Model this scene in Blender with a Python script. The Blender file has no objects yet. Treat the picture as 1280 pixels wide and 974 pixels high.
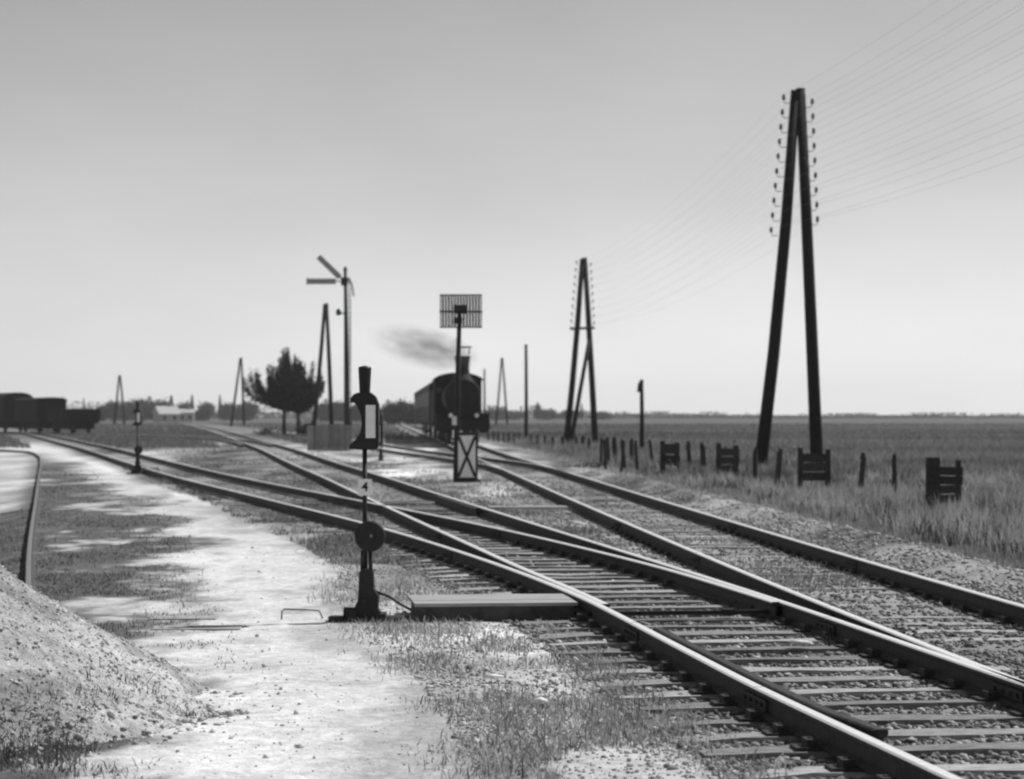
import bpy, math, random
import numpy as np
from mathutils import Vector, Matrix
rad = math.radians
random.seed(7); RNG = np.random.default_rng(11)
sc = bpy.context.scene
COL = sc.collection

# ------------------------------------------------------------------ camera, sky, sun, exposure
EYE = 1.67; FPX = 2909.0; HOR = 520.0
cam_d = bpy.data.cameras.new("camera"); cam = bpy.data.objects.new("camera", cam_d); COL.objects.link(cam)
cam_d.sensor_width = 22.0; cam_d.lens = 50.0; cam_d.clip_start = 0.1; cam_d.clip_end = 20000
cam.location = (0, 0, EYE); cam.rotation_euler = (rad(90 + 0.65), 0, 0)
cam_d.dof.use_dof = True; cam_d.dof.focus_distance = 14.5; cam_d.dof.aperture_fstop = 2.4
sc.camera = cam

SUN_EL, SUN_AZ = 52.0, 26.0        # elevation; azimuth: degrees from +X (right) towards +Y (away)
SKY_STRENGTH = 0.092; SUN_STRENGTH = 3.9
w = bpy.data.worlds.new("World"); sc.world = w; w.use_nodes = True
nt = w.node_tree; nt.nodes.clear()
out = nt.nodes.new("ShaderNodeOutputWorld"); bg = nt.nodes.new("ShaderNodeBackground")
sky = nt.nodes.new("ShaderNodeTexSky"); bw = nt.nodes.new("ShaderNodeRGBToBW")
sky.sky_type = 'NISHITA'; sky.sun_disc = False
sky.sun_elevation = rad(SUN_EL); sky.sun_rotation = rad(90 - SUN_AZ)
sky.air_density = 0.75; sky.dust_density = 0.15; sky.ozone_density = 1.0
nt.links.new(sky.outputs[0], bw.inputs[0]); tcw = nt.nodes.new("ShaderNodeTexCoord"); mpw = nt.nodes.new("ShaderNodeMapping"); mpw.inputs['Scale'].default_value = (5, 5, 14)
nzw = nt.nodes.new("ShaderNodeTexNoise"); nzw.inputs['Scale'].default_value = 1.0; nzw.inputs['Detail'].default_value = 5; mrw = nt.nodes.new("ShaderNodeMapRange")
mrw.inputs['From Min'].default_value = .3; mrw.inputs['From Max'].default_value = .7; mrw.inputs['To Min'].default_value = .93; mrw.inputs['To Max'].default_value = 1.07
muw = nt.nodes.new("ShaderNodeMath"); muw.operation = 'MULTIPLY'                       # faint high veil in the sky
nt.links.new(tcw.outputs['Generated'], mpw.inputs[0]); nt.links.new(mpw.outputs[0], nzw.inputs['Vector']); nt.links.new(nzw.outputs[0], mrw.inputs[0])
nt.links.new(bw.outputs[0], muw.inputs[0]); nt.links.new(mrw.outputs[0], muw.inputs[1]); nt.links.new(muw.outputs[0], bg.inputs[0])   # grey: black and white film stock
bg.inputs[1].default_value = SKY_STRENGTH
nt.links.new(bg.outputs[0], out.inputs[0])
sd = bpy.data.lights.new("sun", 'SUN'); so = bpy.data.objects.new("sun", sd); COL.objects.link(so)
sd.energy = SUN_STRENGTH; sd.angle = rad(1.2); sd.color = (1, 1, 1)
sdir = Vector((math.cos(rad(SUN_EL)) * math.cos(rad(SUN_AZ)), math.cos(rad(SUN_EL)) * math.sin(rad(SUN_AZ)), math.sin(rad(SUN_EL))))
so.rotation_euler = sdir.to_track_quat('Z', 'Y').to_euler(); so.location = (40, 10, 60)
vs = sc.view_settings; vs.view_transform = 'Standard'; vs.look = 'None'; vs.exposure = 0.36; vs.gamma = 1.0; vs.use_curve_mapping = False
sc.render.engine = 'CYCLES'
sc.cycles.use_denoising = True; sc.cycles.filter_width = 2.2
sc.cycles.max_bounces = 5; sc.cycles.volume_bounces = 1; sc.cycles.diffuse_bounces = 3
sc.cycles.volume_max_steps = 96

# ------------------------------------------------------------------ helpers
def gp(x, y, z=0.0):
    d = (EYE - z) * FPX / (y - HOR); return ((x - 640) / FPX * d, d)
def at(x, y, d):
    return Vector(((x - 640) / FPX * d, d, EYE - (y - HOR) / FPX * d))
def hash2(ix, iy, s):
    h = (ix.astype(np.int64) * 374761393 + iy.astype(np.int64) * 668265263 + s * 1442695041) & 0xFFFFFFFF
    h = ((h ^ (h >> 13)) * 1274126177) & 0xFFFFFFFF
    return ((h ^ (h >> 16)) & 0xFFFF) / 65535.0
def vnoise(x, y, s=0):
    ix = np.floor(x); iy = np.floor(y); fx = x - ix; fy = y - iy
    fx = fx * fx * (3 - 2 * fx); fy = fy * fy * (3 - 2 * fy)
    a = hash2(ix, iy, s); b = hash2(ix + 1, iy, s); c = hash2(ix, iy + 1, s); d = hash2(ix + 1, iy + 1, s)
    return (a * (1 - fx) + b * fx) * (1 - fy) + (c * (1 - fx) + d * fx) * fy
def fbm(x, y, s=0, o=4):
    t = 0; a = .5; n = 0
    for i in range(o):
        t = t + a * vnoise(x * 2 ** i, y * 2 ** i, s + i); n += a; a *= .5
    return t / n
def sstep(a, b, x):
    t = np.clip((x - a) / (b - a), 0, 1); return t * t * (3 - 2 * t)
def spline(xs, ys):
    xs = np.array(xs, float); ys = np.array(ys, float)
    m = np.zeros_like(ys); dl = np.diff(ys) / np.diff(xs)
    m[0] = dl[0]; m[-1] = dl[-1]; m[1:-1] = (dl[1:] + dl[:-1]) / 2
    def f(x):
        x = np.asarray(x, float); i = np.clip(np.searchsorted(xs, x) - 1, 0, len(xs) - 2)
        h = xs[i + 1] - xs[i]; t = (x - xs[i]) / h; tc = np.clip(t, 0, 1)
        r = (2 * tc**3 - 3 * tc**2 + 1) * ys[i] + (tc**3 - 2 * tc**2 + tc) * h * m[i] + (-2 * tc**3 + 3 * tc**2) * ys[i + 1] + (tc**3 - tc**2) * h * m[i + 1]
        return r + np.where(t < 0, t * h * m[0], 0) + np.where(t > 1, (t - 1) * h * m[-1], 0)
    return f

class MB:
    def __init__(s): s.v = []; s.f = []; s.m = []; s.sm = []
    def add(s, vs, fs, mat=0, smooth=False):
        n = len(s.v); s.v += [tuple(v) for v in vs]
        for f in fs: s.f.append(tuple(i + n for i in f)); s.m.append(mat); s.sm.append(smooth)
        return s
    def box(s, c, size, rz=0, mat=0, taper=1.0, rx=0, ry=0):
        x, y, z = (k / 2 for k in size); R = Matrix.Rotation(rz, 3, 'Z') @ Matrix.Rotation(rx, 3, 'X') @ Matrix.Rotation(ry, 3, 'Y')
        P = []
        for dz in (-1, 1):
            k = taper if dz > 0 else 1
            for dx, dy in ((-1, -1), (1, -1), (1, 1), (-1, 1)): P.append(R @ Vector((dx * x * k, dy * y * k, dz * z)) + Vector(c))
        return s.add(P, [(3, 2, 1, 0), (4, 5, 6, 7), (0, 1, 5, 4), (1, 2, 6, 5), (2, 3, 7, 6), (3, 0, 4, 7)], mat)
    def tube(s, pts, rs, n=8, mat=0, cap=True, smooth=True):
        pts = [Vector(p) for p in pts]
        if not hasattr(rs, '__len__'): rs = [rs] * len(pts)
        P = []; ref = None
        for i, p in enumerate(pts):
            t = (pts[min(i + 1, len(pts) - 1)] - pts[max(i - 1, 0)]).normalized()
            if ref is None: ref = Vector((0, 0, 1)) if abs(t.z) < .9 else Vector((1, 0, 0))
            u = (ref - t * ref.dot(t)).normalized(); ref = u; v = t.cross(u)
            for k in range(n):
                a = 2 * math.pi * k / n; P.append(p + (u * math.cos(a) + v * math.sin(a)) * rs[i])
        F = [(i * n + k, i * n + (k + 1) % n, (i + 1) * n + (k + 1) % n, (i + 1) * n + k) for i in range(len(pts) - 1) for k in range(n)]
        s.add(P, F, mat, smooth)
        if cap:
            m = len(pts) - 1
            b = len(s.v) - len(P)
            s.f += [tuple(b + k for k in reversed(range(n))), tuple(b + m * n + k for k in range(n))]; s.m += [mat] * 2; s.sm += [False] * 2
        return s
    def lathe(s, prof, c, axis='Z', n=16, mat=0):
        c = Vector(c); d = {'Z': Vector((0, 0, 1)), 'Y': Vector((0, 1, 0)), 'X': Vector((1, 0, 0))}[axis]
        pts = [c + d * h for r, h in prof]; rs = [max(r, 1e-4) for r, h in prof]
        a = {'Z': (Vector((1, 0, 0)), Vector((0, 1, 0))), 'Y': (Vector((0, 0, 1)), Vector((1, 0, 0))), 'X': (Vector((0, 1, 0)), Vector((0, 0, 1)))}[axis]
        P = [p + (a[0] * math.cos(2 * math.pi * k / n) + a[1] * math.sin(2 * math.pi * k / n)) * r for p, r in zip(pts, rs) for k in range(n)]
        F = [(i * n + k, i * n + (k + 1) % n, (i + 1) * n + (k + 1) % n, (i + 1) * n + k) for i in range(len(pts) - 1) for k in range(n)]
        F += [tuple(reversed(range(n))), tuple((len(pts) - 1) * n + k for k in range(n))]
        return s.add(P, F, mat, False)
    def prism(s, poly, y0, y1, mat=0):      # polygon in x,z pushed along y
        n = len(poly); P = [(x, y0, z) for x, z in poly] + [(x, y1, z) for x, z in poly]
        F = [tuple(range(n)), tuple(reversed(range(n, 2 * n)))] + [(k, k + n, (k + 1) % n + n, (k + 1) % n) for k in range(n)]
        return s.add(P, F, mat)
    def build(s, name, mats, parent=None, loc=None):
        me = bpy.data.meshes.new(name); me.from_pydata(s.v, [], s.f)
        for m in (mats if isinstance(mats, (list, tuple)) else [mats]): me.materials.append(m)
        me.polygons.foreach_set('material_index', s.m); me.polygons.foreach_set('use_smooth', s.sm); me.update()
        return link(me, name, parent, loc)
def link(me, name, parent=None, loc=None):
    o = bpy.data.objects.new(name, me); COL.objects.link(o)
    if parent is not None: o.parent = parent
    if loc is not None: o.location = loc
    return o
def tag(o, label, cat=None, group=None, kind=None):
    if label: o['label'] = label
    if cat: o['category'] = cat
    if group: o['group'] = group
    if kind: o['kind'] = kind
    return o
def thing(name, label, cat, loc=(0, 0, 0), rz=0, group=None):
    o = bpy.data.objects.new(name, None); COL.objects.link(o); o.empty_display_size = .2
    o.location = loc; o.rotation_euler = (0, 0, rz); return tag(o, label, cat, group)
def dup(root, loc, rz=0, label=None, scale=None, skip=()):
    def rec(o, par):
        c = o.copy(); COL.objects.link(c)
        if par is not None: c.parent = par
        for ch in [k for k in o.children if k.name.split('.')[0] not in skip]: rec(ch, c)
        return c
    r = rec(root, None); r.location = loc; r.rotation_euler = (0, 0, rz)
    if label: r['label'] = label
    if scale: r.scale = scale
    return r
def tri_mesh(name, V, T, mat, tone=None, parent=None, smooth=False):
    me = bpy.data.meshes.new(name); V = np.asarray(V, np.float32); T = np.asarray(T, np.int32)
    me.vertices.add(len(V)); me.vertices.foreach_set('co', V.ravel())
    k = T.shape[1]
    me.loops.add(T.size); me.loops.foreach_set('vertex_index', T.ravel())
    me.polygons.add(len(T)); me.polygons.foreach_set('loop_start', np.arange(0, T.size, k, dtype=np.int32))
    if smooth: me.polygons.foreach_set('use_smooth', np.ones(len(T), bool))
    me.update(calc_edges=True)
    if tone is not None:
        a = me.attributes.new('tone', 'FLOAT', 'POINT'); a.data.foreach_set('value', np.asarray(tone, np.float32))
    me.materials.append(mat)
    return link(me, name, parent)

# ------------------------------------------------------------------ materials (all grey: black and white film)
def mat(name, val, rough=.8, metal=0, noise=None, amt=.4, spec=.3, bump=0, rnd=0, stretch=None, coord='Object'):
    m = bpy.data.materials.new(name); m.use_nodes = True; t = m.node_tree; b = t.nodes['Principled BSDF']
    b.inputs['Roughness'].default_value = rough; b.inputs['Metallic'].default_value = metal; b.inputs['Specular IOR Level'].default_value = spec
    b.inputs['Base Color'].default_value = (val, val, val, 1)
    if noise:
        tc = t.nodes.new('ShaderNodeTexCoord'); src = tc.outputs[coord]
        if stretch:
            mp = t.nodes.new('ShaderNodeMapping'); mp.inputs['Scale'].default_value = stretch; t.links.new(src, mp.inputs[0]); src = mp.outputs[0]
        n = t.nodes.new('ShaderNodeTexNoise'); n.inputs['Scale'].default_value = noise; n.inputs['Detail'].default_value = 6; n.inputs['Roughness'].default_value = .65
        t.links.new(src, n.inputs['Vector'])
        mr = t.nodes.new('ShaderNodeMapRange'); mr.inputs['From Min'].default_value = .3; mr.inputs['From Max'].default_value = .7
        mr.inputs['To Min'].default_value = val * (1 - amt); mr.inputs['To Max'].default_value = val * (1 + amt); t.links.new(n.outputs[0], mr.inputs[0])
        val_out = mr.outputs[0]
        if rnd:
            oi = t.nodes.new('ShaderNodeObjectInfo'); r2 = t.nodes.new('ShaderNodeMapRange'); r2.inputs['To Min'].default_value = 1 - rnd; r2.inputs['To Max'].default_value = 1 + rnd
            t.links.new(oi.outputs['Random'], r2.inputs[0]); mu = t.nodes.new('ShaderNodeMath'); mu.operation = 'MULTIPLY'
            t.links.new(val_out, mu.inputs[0]); t.links.new(r2.outputs[0], mu.inputs[1]); val_out = mu.outputs[0]
        cc = t.nodes.new('ShaderNodeCombineColor')
        for i in range(3): t.links.new(val_out, cc.inputs[i])
        t.links.new(cc.outputs[0], b.inputs['Base Color'])
        if bump:
            bp = t.nodes.new('ShaderNodeBump'); bp.inputs['Strength'].default_value = 1; bp.inputs['Distance'].default_value = bump
            t.links.new(n.outputs[0], bp.inputs['Height']); t.links.new(bp.outputs[0], b.inputs['Normal'])
    return m
def tone_mat(name, fine=0, fine2=0, amt=.35, bump=0, rough=.95, transl=0):
    m = bpy.data.materials.new(name); m.use_nodes = True; t = m.node_tree; b = t.nodes['Principled BSDF']
    b.inputs['Roughness'].default_value = rough; b.inputs['Specular IOR Level'].default_value = .1
    at_ = t.nodes.new('ShaderNodeAttribute'); at_.attribute_name = 'tone'; val = at_.outputs['Fac']; h = None
    for sc_, k in ((fine, amt), (fine2, amt * .8)):
        if not sc_: continue
        tc = t.nodes.new('ShaderNodeTexCoord'); n = t.nodes.new('ShaderNodeTexNoise'); n.inputs['Scale'].default_value = sc_; n.inputs['Detail'].default_value = 5
        n.inputs['Roughness'].default_value = .7; t.links.new(tc.outputs['Object'], n.inputs['Vector'])
        mr = t.nodes.new('ShaderNodeMapRange'); mr.inputs['From Min'].default_value = .3; mr.inputs['From Max'].default_value = .7
        mr.inputs['To Min'].default_value = 1 - k; mr.inputs['To Max'].default_value = 1 + k; t.links.new(n.outputs[0], mr.inputs[0])
        mu = t.nodes.new('ShaderNodeMath'); mu.operation = 'MULTIPLY'; t.links.new(val, mu.inputs[0]); t.links.new(mr.outputs[0], mu.inputs[1]); val = mu.outputs[0]
        if h is None: h = n.outputs[0]
    cc = t.nodes.new('ShaderNodeCombineColor')
    for i in range(3): t.links.new(val, cc.inputs[i])
    t.links.new(cc.outputs[0], b.inputs['Base Color'])
    if bump and h is not None:
        bp = t.nodes.new('ShaderNodeBump'); bp.inputs['Distance'].default_value = bump; t.links.new(h, bp.inputs['Height']); t.links.new(bp.outputs[0], b.inputs['Normal'])
    if transl:
        tr = t.nodes.new('ShaderNodeBsdfTranslucent'); mx = t.nodes.new('ShaderNodeMixShader'); mx.inputs[0].default_value = transl
        t.links.new(cc.outputs[0], tr.inputs[0]); o = t.nodes['Material Output']
        t.links.new(b.outputs[0], mx.inputs[1]); t.links.new(tr.outputs[0], mx.inputs[2]); t.links.new(mx.outputs[0], o.inputs[0])
    return m
M_ground = tone_mat('ground_soil', 9, 45, .28, .02)
M_grass = tone_mat('dry_grass', transl=.35)
M_leaf = tone_mat('leaves', transl=.15)
M_stone = tone_mat('stones', 30, 0, .2)
M_heap = tone_mat('heap_gravel', 14, 60, .35, .03)
M_rail = mat('rusty_rail_steel', .035, .75, 0, 18, .5, bump=.004)
M_dull = mat('dull_siding_rail', .17, .7, .2, 20, .4)
M_head = mat('worn_rail_head', .8, .38, .35, 25, .12, spec=.6)
M_sleeper = mat('weathered_sleeper', .28, .9, 0, 7, .7, bump=.02, rnd=.4, stretch=(1, 7, 7))
M_iron = mat('black_iron', .016, .6, 0, 20, .4)
M_pole = mat('tarred_pole', .011, .85, 0, 10, .5, stretch=(6, 6, .5), bump=.01)
M_oldwood = mat('dark_old_wood', .035, .9, 0, 9, .6, stretch=(5, 5, .7), bump=.01, rnd=.3)
M_palewood = mat('pale_old_wood', .22, .9, 0, 7, .45, stretch=(6, 6, .6), bump=.008, rnd=.3)
M_cover = mat('grey_cover_boards', .3, .85, 0, 5, .3, stretch=(.6, 8, 2), bump=.006)
M_coverside = mat('dark_cover_side', .05, .9, 0, 8, .5)
M_white = mat('white_enamel', .8, .4, 0, 12, .06)
M_dullwhite = mat('dull_white_paint', .82, .6, 0, 14, .15)
M_black = mat('black_paint', .015, .5, 0, 10, .3)
M_greyarm = mat('weathered_arm_paint', .26, .7, 0, 4, .2)
M_loco = mat('sooty_black_metal', .009, .75, 0, 6, .5)
M_coach = mat('dark_coach_paint', .014, .6, 0, 3, .4)
M_roof = mat('coach_roof', .03, .8, 0, 3, .3)
M_glass = mat('dull_window_glass', .03, .35, 0, 4, .2, spec=.5)
M_wagon = mat('dark_wagon_planks', .012, .85, 0, 5, .5, stretch=(1, 1, 6))
M_porcelain = mat('dark_porcelain', .05, .4, 0, 20, .2)
M_wire = mat('telegraph_wire', .08, .5, 0, 20, .2)
M_house = mat('whitewashed_wall', .36, .9, 0, 2, .15)
M_tile = mat('pale_roof', .38, .9, 0, 2, .2)
M_bark = mat('tree_bark', .025, .95, 0, 8, .4)

# ------------------------------------------------------------------ track geometry on the ground
K = .968
D_f = spline(np.array([6, 10, 13.4, 15.2, 19.95, 27, 34.3, 48, 58.4, 76, 110, 150, 220, 420]) * K,
             np.array([4.06, 3.48, 2.99, 2.77, 2.20, 1.24, .22, -1.68, -3.1, -5.6, -10.3, -16.2, -26.5, -57]) * K)
_ex = spline(np.array([6, 18.5, 20, 25, 32.3, 42.8, 59, 80, 120, 180, 260]) * K, np.array([0, 0, .012, .2, .72, 1.85, 3.7, 5.6, 9.2, 14.6, 22]) * K)
G15 = 1.535
A_f = lambda d: D_f(d) - G15 - np.maximum(_ex(d), 0)
B_f = lambda d: D_f(d) - G15
C_f = lambda d: A_f(d) + G15
E_f = spline(np.array([6, 10, 15.2, 22, 30, 38, 47, 55.5, 70, 88, 128, 250, 420]) * K, np.array([5.14, 4.85, 4.45, 3.98, 3.49, 3.02, 2.5, 2.03, 1.22, .16, -1.95, -9, -18.8]) * K)
G_f = lambda d: E_f(d) - 1.545
H_f = spline([60, 66, 72, 85, 100, 121, 160, 230], [1.68, 1.3, .82, -1.0, -3.4, -6.4, -12.5, -24])
J_f = spline([8, 14, 20.7, 27, 43.5, 60, 79, 95, 106, 114], [-1.7, -2.9, -4.3, -5.6, -8.9, -12.2, -16, -19.4, -22.4, -27])
W_f = spline([120, 140, 160, 180, 205, 230, 300], [-13.0, -16.3, -20.8, -27.6, -39.6, -53, -91])     # wagon siding centre

RT = .17                                                         # top of rail
PROF = [(-.055, .0), (.055, .0), (.055, .012), (.012, .03), (.010, .098), (.034, .112), (.036, .132), (.026, .14), (-.026, .14), (-.036, .132), (-.034, .112), (-.010, .098), (-.012, .03), (-.055, .012)]
def rail(name, f, d0, d1, parent, step=1.0, top=RT, off=0.0, head=True, ks=1.0):
    n = max(2, int((d1 - d0) / step)); ds = np.linspace(d0, d1, n + 1) if d1 < 60 else np.geomspace(d0, d1, max(24, int(n / 2)))
    xs = np.asarray(f(ds)) + off; sl = np.gradient(xs, ds); ln = np.sqrt(1 + sl ** 2)
    m = MB(); k = len(PROF); P = []; px, py = parent.location.x, parent.location.y
    for x, y, s, l in zip(xs, ds, sl, ln):
        for u, z in PROF: P.append((x + u * ks / l - px, y - u * ks * s / l - py, z * ks + top - .14 * ks))
    for i in range(len(ds) - 1):
        for j in range(k):
            a, b = i * k + j, i * k + (j + 1) % k
            m.f.append((a, b, b + k, a + k)); m.m.append(1 if (head and j in (6, 7, 8)) else 0); m.sm.append(False)
    m.v = P
    m.f += [tuple(range(k)), tuple((len(ds) - 1) * k + j for j in reversed(range(k)))]; m.m += [0, 0]; m.sm += [False, False]
    return m.build(name, [M_rail, M_head if ks == 1 else M_dull], parent)

# ------------------------------------------------------------------ ground
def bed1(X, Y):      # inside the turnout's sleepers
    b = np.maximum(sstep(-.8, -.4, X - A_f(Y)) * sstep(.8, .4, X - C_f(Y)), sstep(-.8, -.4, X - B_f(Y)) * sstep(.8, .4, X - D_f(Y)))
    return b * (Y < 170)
def bed2(X, Y):
    return sstep(-.8, -.5, X - G_f(Y)) * sstep(.9, .55, X - E_f(Y))
def gz(X, Y):
    z = (fbm(X * 1.3, Y * 1.3, 3) - .5) * .05 * sstep(120, 60, Y)
    b1 = bed1(X, Y)
    z = z * (1 - .8 * b1) - .006 * b1 * sstep(34, 24, Y)
    b2 = bed2(X, Y); z = z * (1 - .7 * b2) + .004 * b2 * (fbm(X * 2, Y * 2, 13) - .1) * sstep(60, 45, Y)
    ridge = np.exp(-((X - E_f(Y) - 1.25) / .38) ** 2) * sstep(80, 55, Y) * sstep(10, 14, Y)
    z = z + ridge * (.06 + .14 * fbm(X * 2.2, Y * 2.2, 9))
    z = z - .12 * sstep(1.8, 4, X - E_f(Y)) * sstep(250, 120, Y)
    z = z - .10 * sstep(.0, -.8, X - J_f(Y)) * sstep(60, 45, Y)
    return z
PATH_R = spline([6, 10.7, 14.7, 19.4, 27, 37, 60, 97, 160], [-.25, -.35, -.75, -1.55, -2.3, -4.4, -9.0, -15.5, -34])
PATH_L = spline([6, 10.7, 14.7, 19.4, 27, 37, 60, 97, 160], [-1.3, -1.45, -2.0, -2.8, -3.9, -5.3, -10.6, -19.5, -45])
def ground_tone(X, Y):
    n1 = fbm(X * .9, Y * .45, 21); n2 = fbm(X * 3.1, Y * 1.6, 31); n3 = fbm(X * .25, Y * .06, 41)
    nn = (n1 - .5) * 1.6 + (n2 - .5) * .9 + (fbm(X * 8, Y * 5, 25) - .5) * .7 * sstep(60, 30, Y)
    wdt = .35 + Y * .012
    t = .2 + .26 * nn                                                       # trodden soil between tracks
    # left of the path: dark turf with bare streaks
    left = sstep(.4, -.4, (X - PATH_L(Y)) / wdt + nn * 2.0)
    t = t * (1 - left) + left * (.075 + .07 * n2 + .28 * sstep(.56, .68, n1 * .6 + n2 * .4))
    path = sstep(-1, 1, ((X - PATH_L(Y)) / wdt * 1.1 + nn * 1.8)) * sstep(1, -1, ((X - PATH_R(Y)) / wdt * 1.1 + nn * 2.2))
    t = t * (1 - path) + path * (.57 + .12 * (n2 - .5) + .14 * (n1 - .5) + .16 * (fbm(X * 6, Y * 3, 33) - .5) - .13 * sstep(.62, .74, fbm(X * 3.2, Y * 2.2, 34)))
    # right of the path and in front of the box: gravelly, half pale
    fr = sstep(-.2, .7, X - PATH_R(Y) + nn * .6) * sstep(-.3, -1.0, X - A_f(Y)) * sstep(31, 26, Y)
    t = t * (1 - fr) + fr * (.29 + .26 * np.clip(nn + .15, -.5, .8))
    mid = sstep(0, .8, X - PATH_R(Y)) * sstep(.0, -1, X - A_f(Y)) * sstep(26, 31, Y)
    t = t * (1 - mid) + mid * (.25 + .28 * np.clip(nn, -.4, .8))
    # pale dusty patches between the two tracks
    bt = sstep(.7, 1.2, X - D_f(Y)) * sstep(-.7, -1.2, X - G_f(Y))
    t = t * (1 - bt) + bt * (.22 + .42 * np.clip(nn * 1.3 + .1, -.3, .8)) 
    b1 = bed1(X, Y); b2 = bed2(X, Y)
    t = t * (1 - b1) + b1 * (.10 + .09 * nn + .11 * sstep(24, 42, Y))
    t = t * (1 - b2) + b2 * (.19 + .12 * nn + .12 * sstep(.55, .68, fbm(X * .5, Y * .22, 77)))
    for px, pd, sx_, sy_, am in ((-4.5, 119, 1.7, 20, .8), (.45, 15.6, .5, 1.6, .22), (-.2, 17.6, .7, 1.3, .2), (-2.35, 69, 1.3, 7, .4), (.3, 52, .9, 5, .28), (-1.2, 47, .6, 4, .25), (1.45, 38, .5, 4, .22), (-9.5, 100, 1.6, 14, .2)):
        t = t + am * np.exp(-((X - px) / sx_) ** 2 - ((Y - pd) / sy_) ** 2) * (.5 + np.clip(nn * 1.2 + .4, 0, 1)) * (1 - .8 * np.maximum(b1, b2))
    # rubble shoulder, then dry verge, then the field in long bands
    ra = sstep(.6, .95, X - E_f(Y)); t = t * (1 - ra) + ra * (.24 + .34 * nn)
    rv = sstep(1.2, 2.0, X - E_f(Y) + nn * .7); t = t * (1 - rv) + rv * (.17 + .09 * nn)
    n4 = fbm(X * .6, Y * .07, 87); far_ = sstep(28, 50, Y) * sstep(180, 140, Y) * (1 - rv) * sstep(-1.2, -.6, X - A_f(Y))
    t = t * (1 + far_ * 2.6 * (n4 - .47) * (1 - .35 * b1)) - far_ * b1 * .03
    fl = sstep(60, 110, Y) * rv; band = fbm(X * .004 + 3, np.log(np.maximum(Y, 1)) * 9, 51)
    t = t * (1 - fl) + fl * (.17 + .2 * (band - .4)) * (1 - .55 * sstep(250, 420, Y))
    # far left: open grassland behind the tracks, pale ballast by the wagons
    fa = sstep(125, 170, Y) * sstep(.5, 3, np.abs(X - W_f(Y))); fa = np.where(X < E_f(Y) - 3, fa, 0)
    t = t * (1 - fa) + fa * (.15 + .16 * (band - .4)) * (1 - .45 * sstep(350, 520, Y))
    # narrow siding on the left
    tr = sstep(-.1, -.5, X - J_f(Y)); t = t * (1 - tr) + tr * np.where((Y < 42), .07 + .10 * np.clip(nn + .2, 0, 1) + .05 * n2, np.where(Y < 115, .42 + .3 * nn, t))
    return np.clip(t, .03, .75)
def axis(fine0, fine1, step, grow, end0, end1):
    a = list(np.arange(fine0, fine1, step)); s = step; x = a[-1]
    while x < end1: s *= grow; x += s; a.append(x)
    s = step; x = a[0]; pre = []
    while x > end0: s *= grow; x -= s; pre.append(x)
    return np.array(pre[::-1] + a)
gx = axis(-7, 8, .055, 1.03, -2400, 2400)
gy = axis(8, 34, .06, 1.016, -60, 2600)
GX, GY = np.meshgrid(gx, gy); Xf, Yf = GX.ravel(), GY.ravel()
Vg = np.stack([Xf, Yf, gz(Xf, Yf)], 1); nx, ny = len(gx), len(gy)
ii = (np.arange(ny - 1)[:, None] * nx + np.arange(nx - 1)[None, :]).ravel()
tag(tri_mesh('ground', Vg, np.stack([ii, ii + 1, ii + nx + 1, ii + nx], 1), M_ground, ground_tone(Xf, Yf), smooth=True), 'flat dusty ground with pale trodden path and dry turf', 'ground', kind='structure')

# ------------------------------------------------------------------ tracks
slp = [MB().box((0, 0, 0), (1, .24, .15)).build('sleeper', M_sleeper)]
def sleeper_mesh(L, seed):
    r = random.Random(seed); m = MB(); n = 9; w_ = .115 + r.uniform(-.012, .012)
    P = []
    for i in range(n):
        x = -L / 2 + L * i / (n - 1); e = .015 if i in (0, n - 1) else .0
        j = [r.uniform(-.016, .016) for _ in range(4)]
        P += [(x, -w_ + j[0], -.13), (x, -w_ + .01 + j[0], -e + j[2] * .4), (x, w_ - .01 + j[1], -e + j[3] * .4), (x, w_ + j[1], -.13)]
    F = [(i * 4 + a, i * 4 + 4 + a, i * 4 + 4 + (a + 1) % 4, i * 4 + (a + 1) % 4) for i in range(n - 1) for a in range(4)]
    F += [(0, 1, 2, 3), tuple((n - 1) * 4 + k for k in (3, 2, 1, 0))]
    m.add(P, F); return m
bpy.data.objects.remove(slp[0])
plate_me = bpy.data.meshes.new('rail_chair')
_p = MB().box((0, 0, .008), (.34, .15, .018)).box((-.085, 0, .034), (.06, .11, .04)).box((.085, 0, .034), (.06, .11, .04)).lathe([(.014, 0), (.014, .03)], (-.085, 0, .03), n=6).lathe([(.014, 0), (.014, .03)], (.085, 0, .03), n=6)
plate_me.from_pydata(_p.v, [], _p.f); plate_me.materials.append(M_rail)

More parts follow.
